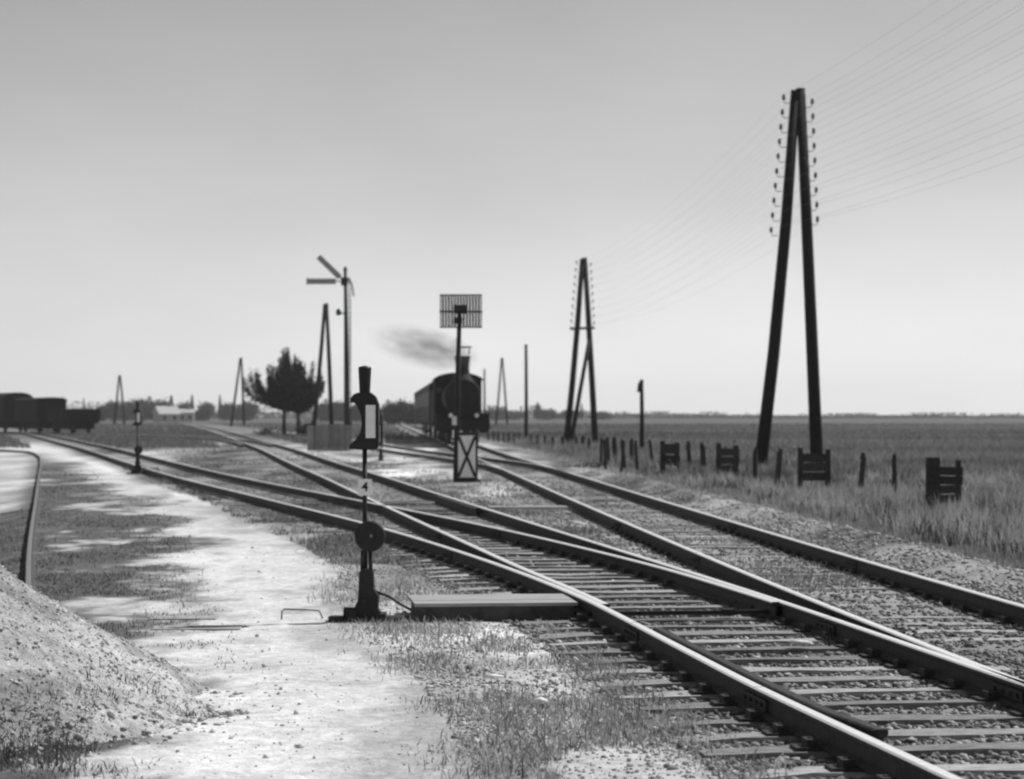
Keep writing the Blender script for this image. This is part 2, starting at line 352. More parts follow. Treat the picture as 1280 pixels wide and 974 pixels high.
t1 = thing('railway_turnout', 'nearest railway turnout, four bright rails on grey sleepers running past the round disc lever', 'railway track', (A_f(10.), 10, 0))
rail('stock_rail', A_f, 7, 210, t1, .8); rail('stock_rail', D_f, 7, 400, t1, .8)
rail('switch_rail', lambda d: B_f(d) + .062 * sstep(24, 18.6, d), 18.6, 400, t1, .8)
rail('switch_rail', lambda d: C_f(d) - .062 * sstep(24, 18.6, d), 18.8, 210, t1, .8)
rail('check_rail', lambda d: A_f(d) + .115 + .05 * sstep(12, 11.2, d), 11.2, 16.6, t1, .3, RT - .006, head=False)
rail('check_rail', lambda d: D_f(d) - .125 , 38, 44, t1, .5, RT - .006, head=False)
SL1 = []
y = 8.6; i = 0
while y < 46:
    s = -.13; a, b = float(A_f(y)) - .55, float(D_f(y)) + .55
    if y < 17: a -= random.uniform(0, .12); b += random.uniform(0, .1)
    a += random.uniform(-.06, .06); L = (b - a) * math.sqrt(1 + s * s); cx = (a + b) / 2
    o = sleeper_mesh(L, i).build('sleeper', M_sleeper, t1, (cx - t1.location.x, y + (cx - float(D_f(y)) + .75) * .13 - 10, .03 - random.uniform(0, .012)))
    o.rotation_euler = (0, 0, math.atan(.13) + random.uniform(-.022, .022)); SL1.append((a, b, y))
    if y < 30:
        for f in (A_f, D_f) + ((B_f, C_f) if y > 22 else ()):
            rx = float(f(y)); c = link(plate_me, 'rail_chair', o)
            c.location = ((rx - cx) * math.sqrt(1.017), 0, .0); c.rotation_euler = (0, 0, -.0)
    y += (.60 if y < 30 else .66) + random.uniform(-.045, .045); i += 1
def fishplates(parent, f, ds):
    for d in ds:
        x = float(f(d)); sl_ = (float(f(d + .2)) - float(f(d - .2))) / .4; m = MB()
        for sg in (-1, 1):
            m.box((sg * .021, 0, .064), (.016, .52, .062))
            for q in (-.19, -.07, .07, .19): m.lathe([(.014, 0), (.014, .016)] if sg > 0 else [(.014, -.016), (.014, 0)], (sg * .029, q, .064), 'X', 6)
        m.box((0, 0, .1375), (.054, .008, .0075))
        o = m.build('fishplate', M_rail, parent, (x - parent.location.x, d - parent.location.y, RT - .14)); o.rotation_euler = (0, 0, -math.atan(sl_))
fishplates(t1, A_f, (12.9, 16.9, 26.5)); fishplates(t1, D_f, (13.3, 17.4, 27.5)); fishplates(t1, B_f, (30.5,)); fishplates(t1, C_f, (31.2,))
tie = MB().box((0, 0, 0), (1.62, .045, .03)).box((.35, .0, .0), (.1, .09, .05)).build('stretcher_bar', M_iron, t1, ((A_f(18.9) + D_f(18.9)) / 2 - t1.location.x, 18.9 - 10, .075)); tie.rotation_euler = (0, 0, .13)

t2 = thing('railway_track', 'railway track on the right by the fence posts, carrying the steam train', 'railway track', (float(E_f(10.)), 10, 0))
rail('rail', E_f, 7, 400, t2, .8); rail('rail', G_f, 7, 400, t2, .8)
y = 9.0; SL2 = []
while y < 56:
    s = -.065; b = float(E_f(y)) + .52 + random.uniform(-.06, .06); a = float(G_f(y)) - .52 + random.uniform(-.06, .06)
    a = max(a, float(D_f(y)) + .72)
    if b - a > .6:
        cx = (a + b) / 2; i += 1; SL2.append(y)
        o = sleeper_mesh(b - a, i).build('sleeper', M_sleeper, t2, (cx - t2.location.x, y - 10, .016 - random.uniform(0, .022)))
        o.rotation_euler = (0, 0, .065 + random.uniform(-.01, .01))
        if y < 34:
            for f in (E_f, G_f):
                if float(f(y)) > a + .1: c = link(plate_me, 'rail_chair', o); c.location = (float(f(y)) - cx, 0, 0)
    y += .64
fishplates(t2, E_f, (17.6, 24.8, 33)); fishplates(t2, G_f, (18.4, 25.6, 33.8))
t3 = thing('railway_track', 'railway track curving off left in front of the train behind the X board', 'railway track', (float(H_f(66.)), 66, 0))
rail('rail', lambda d: H_f(d) - .03, 62, 230, t3, 1); rail('rail', lambda d: H_f(d) - 1.58, 66, 230, t3, 1)
t4 = thing('siding_rail', 'single narrow siding rail on the far left beside the gravel heap', 'railway track', (float(J_f(20.)), 20, 0))
rail('rail', J_f, 13.2, 113, t4, 1, .10, ks=.72); 
t5 = thing('railway_track', 'siding track at the left edge under the dark goods wagons', 'railway track', (float(W_f(150.)), 150, 0))
rail('rail', lambda d: W_f(d) + .77, 122, 300, t5, 1); rail('rail', lambda d: W_f(d) - .77, 122, 300, t5, 1)

# ------------------------------------------------------------------ stones and grass
ICO_V = np.array([(0, 0, 1)] + [(.894 * math.cos(k * 1.2566), .894 * math.sin(k * 1.2566), .447) for k in range(5)] + [(.894 * math.cos(k * 1.2566 + .628), .894 * math.sin(k * 1.2566 + .628), -.447) for k in range(5)] + [(0, 0, -1)])
ICO_T = np.array([(0, 1 + k, 1 + (k + 1) % 5) for k in range(5)] + [(1 + k, 6 + k, 1 + (k + 1) % 5) for k in range(5)] + [(6 + k, 6 + (k + 1) % 5, 1 + (k + 1) % 5) for k in range(5)] + [(11, 6 + (k + 1) % 5, 6 + k) for k in range(5)])
def stones_arr(P, size, tone):
    size = np.minimum(size, .034) * (1.0 if len(P) == 1 else .8); n = len(P); V = ICO_V[None] * (1 + RNG.uniform(-.42, .36, (n, 12, 1)))
    V = V * RNG.uniform(.6, 1.15, (n, 1, 3)) * np.array([1.15, 1, .75])
    a = RNG.uniform(0, 6.28, n); c, s = np.cos(a)[:, None], np.sin(a)[:, None]
    V = np.stack([V[..., 0] * c - V[..., 1] * s, V[..., 0] * s + V[..., 1] * c, V[..., 2]], -1)
    V = V * size[:, None, None] + P[:, None, :]
    T = (ICO_T[None] + np.arange(n)[:, None, None] * 12).reshape(-1, 3)
    return V.reshape(-1, 3), T, np.repeat(tone, 12)
def scatter(n, d0, d1, x0f, x1f, pw=1.0):
    u = RNG.random(n); Y = (d0 ** (-pw) + u * (d1 ** (-pw) - d0 ** (-pw))) ** (-1 / pw)
    t = RNG.random(n); X = np.asarray(x0f(Y)) * (1 - t) + np.asarray(x1f(Y)) * t
    return X, Y
def frame_ok(X, Y, m=.3): return (np.abs(X) < Y * .225 + m)
def stone_field(name, label, spec, parent=None, cat='gravel'):
    PV, PT, PC = [], [], []; o = 0
    for (X, Y, size, tone) in spec:
        k = frame_ok(X, Y); X, Y, size, tone = X[k], Y[k], size[k], tone[k]
        P = np.stack([X, Y, gz(X, Y) + size * .25], 1); V, T, C = stones_arr(P, size, tone)
        PV.append(V); PT.append(T + o); PC.append(C); o += len(V)
    ob = tri_mesh(name, np.concatenate(PV), np.concatenate(PT), M_stone, np.concatenate(PC))
    return tag(ob, label, cat, kind='stuff')
def offs(f, k): return lambda d: f(d) + k
spec = []
X, Y = scatter(38000, 9, 60, offs(A_f, -.7), offs(D_f, .9)); 
rd = np.minimum(np.minimum(abs(X - A_f(Y)), abs(X - D_f(Y))), np.where(Y > 18.6, np.minimum(abs(X - B_f(Y)), abs(X - C_f(Y))), 9))
SLy = np.array([q[2] for q in SL1]); row = np.abs((Y - (X - D_f(Y) + .75) * .13)[:, None] - SLy[None]).min(1)
k = (rd > .07) & ((row > .13) | (RNG.random(len(X)) < .2)); X, Y, row = X[k], Y[k], row[k]
spec.append((X, Y, RNG.gamma(3, .0052, len(X)) + .006, RNG.uniform(.08, .32, len(X)) + (RNG.random(len(X)) < .05) * .25))
X, Y = scatter(22000, 10, 60, offs(G_f, -.7), offs(E_f, .8)); k = np.minimum(abs(X - E_f(Y)), abs(X - G_f(Y))) > .07; k &= (X > D_f(Y) + .1)
k &= (np.abs((Y - (X - E_f(Y) + .77) * .065)[:, None] - np.array(SL2)[None]).min(1) > .12) | (RNG.random(len(X)) < .3)
X, Y = X[k], Y[k]; spec.append((X, Y, RNG.gamma(3, .0055, len(X)) + .006, RNG.uniform(.08, .30, len(X)) + (RNG.random(len(X)) < .06) * .2))
X, Y = scatter(15000, 13, 70, offs(E_f, .62), offs(E_f, 1.75)); k = RNG.random(len(X)) < sstep(.34, .58, fbm(X * 1.3, Y * .9, 58)) + .22; X, Y = X[k], Y[k]; spec.append((X, Y, RNG.gamma(2.0, .008, len(X)) + .006, RNG.uniform(.15, .55, len(X))))
X, Y = scatter(4500, 14, 60, offs(D_f, .5), offs(G_f, -.4)); k = X < G_f(Y) - .3; X, Y = X[k], Y[k]; spec.append((X, Y, RNG.gamma(2.2, .006, len(X)) + .005, RNG.uniform(.1, .5, len(X))))
X, Y = scatter(16000, 9, 28, offs(PATH_R, .15), offs(A_f, -.45)); k = RNG.random(len(X)) < sstep(.36, .62, fbm(X * 1.1, Y * .8, 57)) + .3; X, Y = X[k], Y[k]
spec.append((X, Y, RNG.gamma(1.4, .0042, len(X)) + .004, RNG.uniform(.16, .6, len(X))))
X, Y = scatter(2200, 9, 30, offs(PATH_L, -1.5), offs(PATH_R, .3)); spec.append((X, Y, RNG.gamma(1.3, .0032, len(X)) + .002, RNG.uniform(.2, .6, len(X))))
stone_field('ballast_stones', 'loose grey ballast stones strewn over and beside the tracks', spec)

def blades_arr(P, h, wd, tone, lean=.5):
    n = len(P); a = RNG.uniform(0, 6.28, n); b = RNG.uniform(0, 6.28, n); ln = np.abs(RNG.normal(0, lean, n)) * h
    side = np.stack([np.cos(a), np.sin(a), np.zeros(n)], 1) * (wd / 2)[:, None]; ld = np.stack([np.cos(b), np.sin(b), np.zeros(n)], 1) * ln[:, None]
    up = np.array([0, 0, 1.])[None] * h[:, None]
    m = P + up * .55 + ld * .3; t = P + up * np.sqrt(np.clip(1 - (ln / np.maximum(h, 1e-4)) ** 2 * .4, .2, 1))[:, None] + ld
    V = np.stack([P - side, P + side, m - side * .8, m + side * .8, t], 1).reshape(-1, 3)
    o = np.arange(n)[:, None, None] * 5; T = (np.array([(0, 1, 3), (0, 3, 2), (2, 3, 4)])[None] + o).reshape(-1, 3)
    return V, T, np.repeat(tone, 5)
def grass(name, label, specs, cat='grass', m=None):
    PV, PT, PC = [], [], []; o = 0
    for (X, Y, h, wd, tone, lean) in specs:
        k = frame_ok(X, Y, 1); X, Y, h, wd, tone = X[k], Y[k], h[k], wd[k], tone[k]
        V, T, C = blades_arr(np.stack([X, Y, gz(X, Y) - .01], 1), h, wd, tone, lean); PV.append(V); PT.append(T + o); PC.append(C); o += len(V)
    return tag(tri_mesh(name, np.concatenate(PV), np.concatenate(PT), m or M_grass, np.concatenate(PC)), label, cat, kind='stuff')
def clump(X, Y, sc_, s, lo, hi):
    return RNG.random(len(X)) < sstep(lo, hi, fbm(X * sc_, Y * sc_ * .6, s))
sp = []
X, Y = scatter(210000, 15, 190, offs(E_f, 1.4), lambda d: np.maximum(E_f(d) + 4, d * .235 + 1), .8)
k = clump(X, Y, .9, 61, .25, .6) & (RNG.random(len(X)) < sstep(1.4, 2.8, X - E_f(Y) + (fbm(X, Y, 8) - .5) * 1.5)); X, Y = X[k], Y[k]
big = fbm(X * .5, Y * .3, 71); tall = sstep(1.6, 4.0, X - E_f(Y))
sp.append((X, Y, (.09 + .25 * tall * (.4 + big)) * RNG.uniform(.5, 1.25, len(X)), .006 + Y * .00022, np.clip(.15 + .20 * fbm(X * .8, Y * .35, 91) + RNG.normal(0, .06, len(X)) + .08 * (1 - tall), .04, .5), .35))
grass('verge_grass', 'tall dry grass on the verge around the fence posts', sp)
for nn_, tlo, thi, hs, sd_ in ((9000, .28, .5, 1.0, 96), (7000, .05, .12, .8, 97)):
    cx_, cy_ = scatter(nn_ // 12, 22, 75, offs(E_f, 2.3), lambda d: np.maximum(E_f(d) + 5, d * .235 + 1), .7)
    X = np.repeat(cx_, 40) + RNG.normal(0, .13, len(cx_) * 40); Y = np.repeat(cy_, 40) + RNG.normal(0, .2, len(cx_) * 40); hc = np.repeat(RNG.uniform(.2, .65, len(cx_)), 40) * hs
    sp.append((X, Y, hc * RNG.uniform(.5, 1.1, len(X)), .007 + Y * .0003, RNG.uniform(tlo, thi, len(X)), .45))
grass('verge_weeds', 'pale and dark weed tufts standing out of the verge grass', sp, 'weeds')
sp = []
X, Y = scatter(60000, 60, 420, lambda d: np.maximum(E_f(d) + 3, -.0 * d - 6), lambda d: d * .235 + 2, .55); 
sp.append((X, Y, RNG.uniform(.25, .6, len(X)), .02 + Y * .0005, np.clip(.05 + .29 * fbm(X * .02, np.log(Y) * 12, 92) + RNG.normal(0, .012, len(X)), .025, .3), .4))
grass('field_crop', 'wide field of low crops stretching to the horizon', sp, 'crop')
sp = []
X, Y = scatter(60000, 9, 29, offs(PATH_R, -.2), offs(A_f, -.35)); k = clump(X, Y, 1.5, 62, .36, .62) & (RNG.random(len(X)) < sstep(-.2, .6, X - PATH_R(Y))); X, Y = X[k], Y[k]
sp.append((X, Y, RNG.gamma(3, .014, len(X)) + .01, RNG.uniform(.004, .011, len(X)), np.clip(RNG.normal(.3, .12, len(X)), .06, .6), .9))
X, Y = scatter(120000, 15, 75, offs(J_f, -1.6), offs(PATH_L, .5), 1.0); k = (RNG.random(len(X)) < sstep(.40, .64, 1 - fbm(X * .9, Y * .45, 21) * .6 - fbm(X * 3.1, Y * 1.6, 31) * .4) * sstep(.5, -.6, X - PATH_L(Y)) * (np.abs(X - J_f(Y)) > .08) * ((X > J_f(Y)) | (Y < 42))); X, Y = X[k], Y[k]
sp.append((X, Y, RNG.gamma(2, .010, len(X)) + .006, .004 + Y * .0003, np.clip(RNG.normal(.16, .07, len(X)), .04, .4), 1.0))
X, Y = scatter(24000, 26, 75, offs(PATH_R, .1), offs(A_f, -.3)); k = clump(X, Y, .9, 64, .38, .72); X, Y = X[k], Y[k]
sp.append((X, Y, RNG.gamma(3, .016, len(X)) + .01, .004 + Y * .0003, np.clip(RNG.normal(.19, .08, len(X)), .03, .35), .8))
X, Y = scatter(26000, 17, 110, offs(D_f, .4), offs(G_f, -.3)); k = clump(X, Y, .7, 65, .5, .64) & (X < G_f(Y) - .2); X, Y = X[k], Y[k]
sp.append((X, Y, RNG.gamma(3, .018, len(X)) + .01, .004 + Y * .0003, np.clip(RNG.normal(.22, .09, len(X)), .03, .35), .8))
X, Y = scatter(14000, 22, 95, offs(G_f, .12), offs(E_f, -.12)); k = clump(X, Y, .6, 66, .5, .66); X, Y = X[k], Y[k]
sp.append((X, Y, RNG.gamma(3, .014, len(X)) + .01, .004 + Y * .0003, np.clip(RNG.normal(.22, .09, len(X)), .03, .35), .8))
X, Y = scatter(40000, 36, 150, offs(A_f, .2), offs(D_f, 1.0)); rr_ = np.minimum(np.minimum(abs(X - A_f(Y)), abs(X - D_f(Y))), np.minimum(abs(X - B_f(Y)), abs(X - C_f(Y)))); k = (RNG.random(len(X)) < sstep(.44, .66, fbm(X * .7, Y * .12, 68))) & (rr_ > .12); X, Y = X[k], Y[k]
sp.append((X, Y, RNG.gamma(2.5, .016, len(X)) + .01, .005 + Y * .0003, np.clip(RNG.normal(.17, .08, len(X)), .03, .4), .9))
grass('low_weeds', 'low dry weeds growing in patches beside the path and tracks', sp, 'weeds')
sp = []
X, Y = scatter(30000, 120, 520, lambda d: -d * .24, lambda d: np.minimum(E_f(d) - 2.5, 0), .6); k = (abs(X - W_f(Y)) > 2) & (abs(X - D_f(Y)) > 2) & (abs(X - A_f(Y)) > 2) & (abs(X - H_f(Y)) > 2.4) & ((X < -10) | (Y > 165))
X, Y = X[k], Y[k]; sp.append((X, Y, RNG.uniform(.1, .4, len(X)), .02 + Y * .0004, np.clip(.09 + .13 * fbm(X * .03, np.log(Y) * 10, 93) + RNG.normal(0, .015, len(X)), .025, .3), .5))
grass('meadow_grass', 'open meadow behind the tracks on the left', sp)

# pale stones lying singly
for (px, py, s, lab) in ((1000, 816, .055, 'white stone lying between the rails of the nearest turnout'), (676, 884, .055, 'pale flat stone in the weeds left of the nearest rail'), (485, 672, .05, 'small pale stone just right of the round disc weight'), (617, 853, .045, 'small pale stone near the path edge below the cover box')):
    x, y = gp(px, py, .0); V, T, C = stones_arr(np.array([[0, 0, 0.]]), np.array([.034]), np.array([.75])); V *= s / .034; V[:, 2] *= .55; V[:, 0] *= 1.4
    o = tri_mesh('pale_stone', V, T, M_stone, C); o.location = (x, y, float(gz(np.array([x]), np.array([y]))[0]) + .04 + (.035 if px == 1000 else 0)); tag(o, lab, 'stone')

# ------------------------------------------------------------------ gravel heap at the left
hx, hy, hr, hh = -4.05, 13.35, 2.3, 1.78
heap = thing('gravel_heap', 'heap of earthy gravel spilling in from the left edge of the frame', 'gravel heap', (hx, hy, 0))
def heap_h(X, Y):
    r = np.sqrt((X - hx) ** 2 + ((Y - hy) * 1.0) ** 2); a = np.arctan2(Y - hy, X - hx)
    n = fbm(X * 1.4, Y * 1.4, 15); q = r + (n - .5) * .38 + .07 * np.sin(a * 3)
    return hh * np.clip(1 - q / hr, -.06, 1) ** 1.0 * 1.0 + (fbm(X * 6, Y * 6, 16) - .5) * .07 + .10 * np.exp(-((r - hr) / .5) ** 2) - .1
q = np.linspace(-3.1, 3.1, 130); QX, QY = np.meshgrid(q, q); QX, QY = QX.ravel(), QY.ravel()
HZ = heap_h(QX + hx, QY + hy); HZ = np.where(QX ** 2 + QY ** 2 > 3.05 ** 2, -.2, HZ)
ii = (np.arange(129)[:, None] * 130 + np.arange(129)[None]).ravel()
ht = np.clip(.36 + .4 * (fbm((QX + QY) * 1.2, (QX - QY) * 2.5, 18) - .5) - .12 * sstep(.5, .7, fbm(QX * 1.6, QY * 1.6, 19)), .06, .5)
tri_mesh('heap_mound', np.stack([QX, QY, HZ], 1), np.stack([ii, ii + 1, ii + 131, ii + 130], 1), M_heap, ht, heap, True)
X = RNG.uniform(-2.9, 2.9, 46000) + hx; Y = RNG.uniform(-2.9, 1.5, 46000) + hy; k = frame_ok(X, Y, .2) & (heap_h(X, Y) > -.03); X, Y = X[k], Y[k]
sz = np.minimum(RNG.gamma(1.2, .0036, len(X)) + .0025, .019)
af = RNG.uniform(-2.6, .3, 420); rf_ = hr + RNG.normal(.12, .16, 420); X = np.concatenate([X, hx + rf_ * np.cos(af)]); Y = np.concatenate([Y, hy + rf_ * np.sin(af)]); sz = np.concatenate([sz, RNG.uniform(.008, .033, 420)])
V, T, C = stones_arr(np.stack([X - hx, Y - hy, np.maximum(heap_h(X, Y), 0) + sz * .2], 1), sz, RNG.uniform(.2, .6, len(X)))
tag(tri_mesh('heap_stones', V, T, M_stone, C, heap), None, kind='stuff')
sp = []
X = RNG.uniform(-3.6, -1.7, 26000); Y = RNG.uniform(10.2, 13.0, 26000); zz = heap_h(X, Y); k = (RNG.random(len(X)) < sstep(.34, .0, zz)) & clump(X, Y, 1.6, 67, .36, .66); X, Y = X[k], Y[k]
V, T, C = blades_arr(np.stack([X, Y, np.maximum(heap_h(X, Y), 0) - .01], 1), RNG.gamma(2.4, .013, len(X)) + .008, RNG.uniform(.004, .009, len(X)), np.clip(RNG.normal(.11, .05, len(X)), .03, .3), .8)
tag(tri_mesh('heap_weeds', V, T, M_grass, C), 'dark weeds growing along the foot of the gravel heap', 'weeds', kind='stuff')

# ------------------------------------------------------------------ cover boxes over the switch rods
def cover(name, x0, x1, y0, dep, h, label, rz=0, ms=None):
    ms = ms or M_coverside
    c = thing(name, label, 'cover box', ((x0 + x1) / 2, y0 + dep / 2, -.02), rz); L = x1 - x0
    for k in range(3):
        MB().box((0, -dep / 2 + dep * (k + .5) / 3, h + .012 + .002 * (k % 2)), (L + .03, dep / 3 - .006, .026)).build('lid_board', M_cover, c)
    MB().box((0, -dep / 2 + .02, h / 2), (L - .03, .03, h)).build('side_board', ms, c); MB().box((0, dep / 2 - .02, h / 2), (L - .03, .03, h)).build('side_board', ms, c)
    MB().box((-L / 2 + .03, 0, h / 2 - .001), (.03, dep - .08, h - .002)).build('end_board', M_coverside, c)
    return c
x0, y0 = gp(513, 776, 0); x1, _ = gp(722, 776, 0)
cover('rod_cover_box', x0, x1 - .06, y0, .95, .14, 'low wooden cover box with grey lid between the disc lever and the near rail', .11)
x0, y0 = gp(612, 637.5, 0); x1, _ = gp(724, 637.5, 0)
cover('rod_cover_box', x0, x1, y0, .7, .045, 'pale flat cover box lying between the two tracks in the middle distance', 0, M_dullwhite)

for (xa, xb, py, lab) in ((190, 272, 773, 'farther of two weathered planks lying flush in the pale path'), (192, 302, 785, 'nearer of two weathered planks lying flush in the pale path')):
    xq, yq = gp(xa, py, 0); xr, _ = gp(xb, py, 0); _a, _b = np.meshgrid(np.linspace(xq, xr, 9), np.linspace(yq - .15, yq + .15, 5)); zq = float(np.percentile(gz(_a, _b), 80))
    o = MB().box((0, 0, 0), (xr - xq, .32, .04)).build('plank', M_cover); o.location = ((xq + xr) / 2, yq, zq - .014); o.rotation_euler = (0, 0, .03); tag(o, lab, 'plank', 'planks in the path')
xq, yq = gp(352, 773, 0); xr, _ = gp(436, 775, 0); br = MB()
br.tube([(0, 0, -.05), (.005, 0, .06), (.025, 0, .078), (.2, .03, .07), (.31, .02, .062), (.34, .02, .0)], .006, 6)
o = br.build('iron_bracket', M_rail); o.location = (xq, yq, 0); tag(o, 'thin iron bracket rod sticking out low to the left of the nearest switch stand', 'bracket')

# ------------------------------------------------------------------ switch stands
sx, sy = gp(457, 776, 0); S = sy / FPX
def lx(x): return (x - 457) * S
def lz(y): return EYE - (y - HOR) * S
st = thing('switch_stand', 'nearest switch stand, black with white slit lantern, number plate and round disc weight', 'switch stand', (sx, sy, 0), 0, 'switch stands beside the tracks')
MB().lathe([(.044, lz(491)), (.047, lz(480)), (.053, lz(463)), (.054, lz(460)), (.045, lz(458.5)), (.0, lz(457))], (lx(456), 0, 0), n=20).build('lantern_hood', M_black, st)
body = [(448, 491), (464, 491), (470, 496), (474, 506), (474, 556), (471, 562), (450, 562), (437, 561), (438, 556), (446, 549), (451, 541), (453, 530), (452, 519), (447, 507), (443, 503), (439, 504), (439, 498), (443, 493)]
lb = MB().prism([(lx(a), lz(b)) for a, b in body][::-1], -.09, .09).build('lantern_body', M_black, st)
MB().box((lx(464), -.0935, lz(527)), (12 * S, .006, 41 * S)).build('lantern_pane', M_white, lb)
MB().tube([(lx(474), 0, lz(528)), (lx(477.5), 0, lz(530)), (lx(477.5), 0, lz(552)), (lx(473), 0, lz(556))], .008, 6).build('lantern_catch', M_black, lb)
MB().lathe([(.052, lz(506)), (.060, lz(503)), (.058, lz(499)), (.04, lz(495))], (lx(460), 0, 0), n=16).build('lantern_collar', M_iron, st)
MB().tube([(lx(456), 0, lz(562)), (lx(456), 0, lz(640)), (lx(457), 0, lz(725))], [.019, .019, .021], 10).build('stem', M_iron, st)
npl = MB().box((lx(456.5), -.028, lz(609)), (17 * S, .008, 20.5 * S)).build('number_plate', M_white, st)
fc = bpy.data.curves.new('numeral', 'FONT'); fc.body = '4'; fc.size = .105; fc.align_x = 'CENTER'; fc.align_y = 'CENTER'; fc.extrude = .0015; fc.offset = .002; fc.materials.append(M_black)
fo = bpy.data.objects.new('numeral', fc); COL.objects.link(fo); fo.parent = npl; fo.location = (lx(456.5), -.034, lz(609)); fo.rotation_euler = (rad(90), 0, 0)
bpy.context.view_layer.update(); _nm = bpy.data.meshes.new_from_object(fo.evaluated_get(bpy.context.evaluated_depsgraph_get()))
bpy.data.objects.remove(fo); fo = link(_nm, 'numeral', npl, (lx(456.5), -.034, lz(609))); fo.rotation_euler = (rad(90), 0, 0)
dk = MB().lathe([(.0, -.105), (.115, -.105), (.125, -.095), (.125, -.055), (.115, -.045), (0, -.045)], (lx(463.5), 0, lz(669.7)), 'Y', 32).build('disc_weight', M_iron, st)
MB().lathe([(0, -.12), (.012, -.118), (.016, -.104)], (lx(465), 0, lz(669)), 'Y', 10).build('hub', M_palewood, dk)
MB().tube([(lx(463.5), -.05, lz(688)), (lx(464), -.04, lz(725))], .017, 8).build('lever_arm', M_iron, st)
MB().tube([(lx(453), .0, lz(688)), (lx(452), .0, lz(725))], .012, 8).build('guide_rod', M_iron, st)
ped = MB().prism([(lx(a), lz(b)) for a, b in ((450, 714), (456, 710), (467, 713), (468, 735), (474, 745), (473, 760), (480, 770), (487, 774), (487, 777), (432, 777), (433, 769), (441, 764), (448, 750), (449, 735))][::-1], -.08, .08).build('pedestal', M_iron, st)
MB().box((lx(440), -.03, lz(767)), (.09, .2, .07)).box((lx(477), .02, lz(770)), (.07, .26, .05)).lathe([(.05, -.05), (.05, .05)], (lx(438), -.02, lz(766)), 'X', 10).lathe([(.03, 0), (.03, .05)], (lx(455), -.13, lz(752)), 'Y', 10).build('pivot_block', M_iron, ped)
MB().tube([(lx(470), .03, lz(740)), (lx(486), .05, lz(746)), (lx(502), .06, lz(757)), (lx(514), .06, lz(763))], .011, 8).build('connecting_rod', M_iron, st)
MB().box((lx(462), 0.0, .012), (.66, .2, .05)).build('base_timber', M_oldwood, st)
x, y = gp(172, 592.5, 0); dup(st, (x, y, 0), -.05, 'distant switch stand with white slit lantern, alone by the pale path on the left', skip=('numeral', 'number_plate'))
x, y = gp(476, 576, 0); dup(st, (x, y, 0), 1.45, 'small distant switch stand seen edge on, just right of the nearest lantern', (.8, .8, .93), skip=('numeral', 'number_plate', 'lantern_pane'))

# ------------------------------------------------------------------ white X board and lattice signal
xb, yb = gp(583.5, 603, 0); S2 = yb / FPX; wX, hX = 27 * S2, 61 * S2
xs_ = thing('marker_box', 'black marker box showing a black X on white, standing between the tracks', 'signal', (xb, yb, 0))
MB().box((0, .17, hX / 2), (wX, .34, hX)).build('box', M_black, xs_)
fw_, fh_ = wX * .80, hX * .86
face = MB().box((0, -.004, hX * .53), (fw_, .008, fh_)).build('white_face', M_dullwhite, xs_)
L = math.hypot(fw_, fh_); an = math.atan2(fh_, fw_)
cr = MB().box((0, -.012, hX * .53), (L * .97, .008, .072), ry=-an).box((0, -.0145, hX * .53), (L * .97, .008, .072), ry=an)
cr.build('cross', M_black, xs_)
MB().box((0, .17, .03), (wX + .12, .5, .07)).build('base_slab', M_oldwood, xs_); MB().box((0, .17, hX + .012), (wX + .05, .4, .03)).build('cap', M_black, xs_)
dS = 60.5; S3 = dS / FPX; p0 = at(573, 520, dS); gx0 = p0.x
def sx3(x): return (x - 573) * S3
def sz3(y): return EYE - (y - HOR) * S3
lat = thing('lattice_signal', 'signal mast with a slatted rectangular board and two dark lamps in front of the train', 'signal', (gx0, dS, 0))
MB().tube([(sx3(570), 0, -.05), (sx3(572), 0, sz3(480)), (sx3(574.5), 0, sz3(385))], [.08, .07, .055], 10).build('mast', M_iron, lat)
bd = MB().box((sx3(576), .10, sz3(368.5)), (53 * S3, .03, .035)).box((sx3(576), .10, sz3(409)), (53 * S3, .03, .035)).box((sx3(576), .085, sz3(389.5)), (54 * S3, .03, .05)).box((sx3(550.5), .10, sz3(388.8)), (.03, .026, 40 * S3)).box((sx3(601.5), .10, sz3(388.8)), (.03, .026, 40 * S3)).build('board_frame', M_iron, lat)
sl = MB()
for k in range(13): sl.box((sx3(553.5 + k * 3.75), .105, sz3(388.8)), (.056, .012, 39.5 * S3))
sl.build('slats', M_iron, bd)
MB().box((sx3(575), -.06, sz3(387)), (16 * S3, .24, 11 * S3)).lathe([(.07, 0), (.09, -.12)], (sx3(575), -.18, sz3(387)), 'Y', 12).build('lamp', M_black, lat)
MB().box((sx3(572.5), -.06, sz3(401)), (11 * S3, .22, 8 * S3)).lathe([(.05, 0), (.065, -.1)], (sx3(572.5), -.17, sz3(401)), 'Y', 12).build('lamp', M_black, lat)
MB().tube([(sx3(573), 0, sz3(434)), (sx3(589.5), 0, sz3(434))], .022, 8).tube([(sx3(587), 0, sz3(434)), (sx3(586), 0, sz3(443))], .015, 6).build('bracket', M_iron, lat)
rg = MB()
for k in range(14): rg.tube([(sx3(569.5), -.03, .5 + k * .24), (sx3(576), -.03, .5 + k * .24)], .011, 5)
rg.build('rungs', M_iron, lat)
MB().box((sx3(568), -.13, sz3(526)), (5.5 * S3, .1, 11 * S3)).build('small_plate', M_dullwhite, lat)

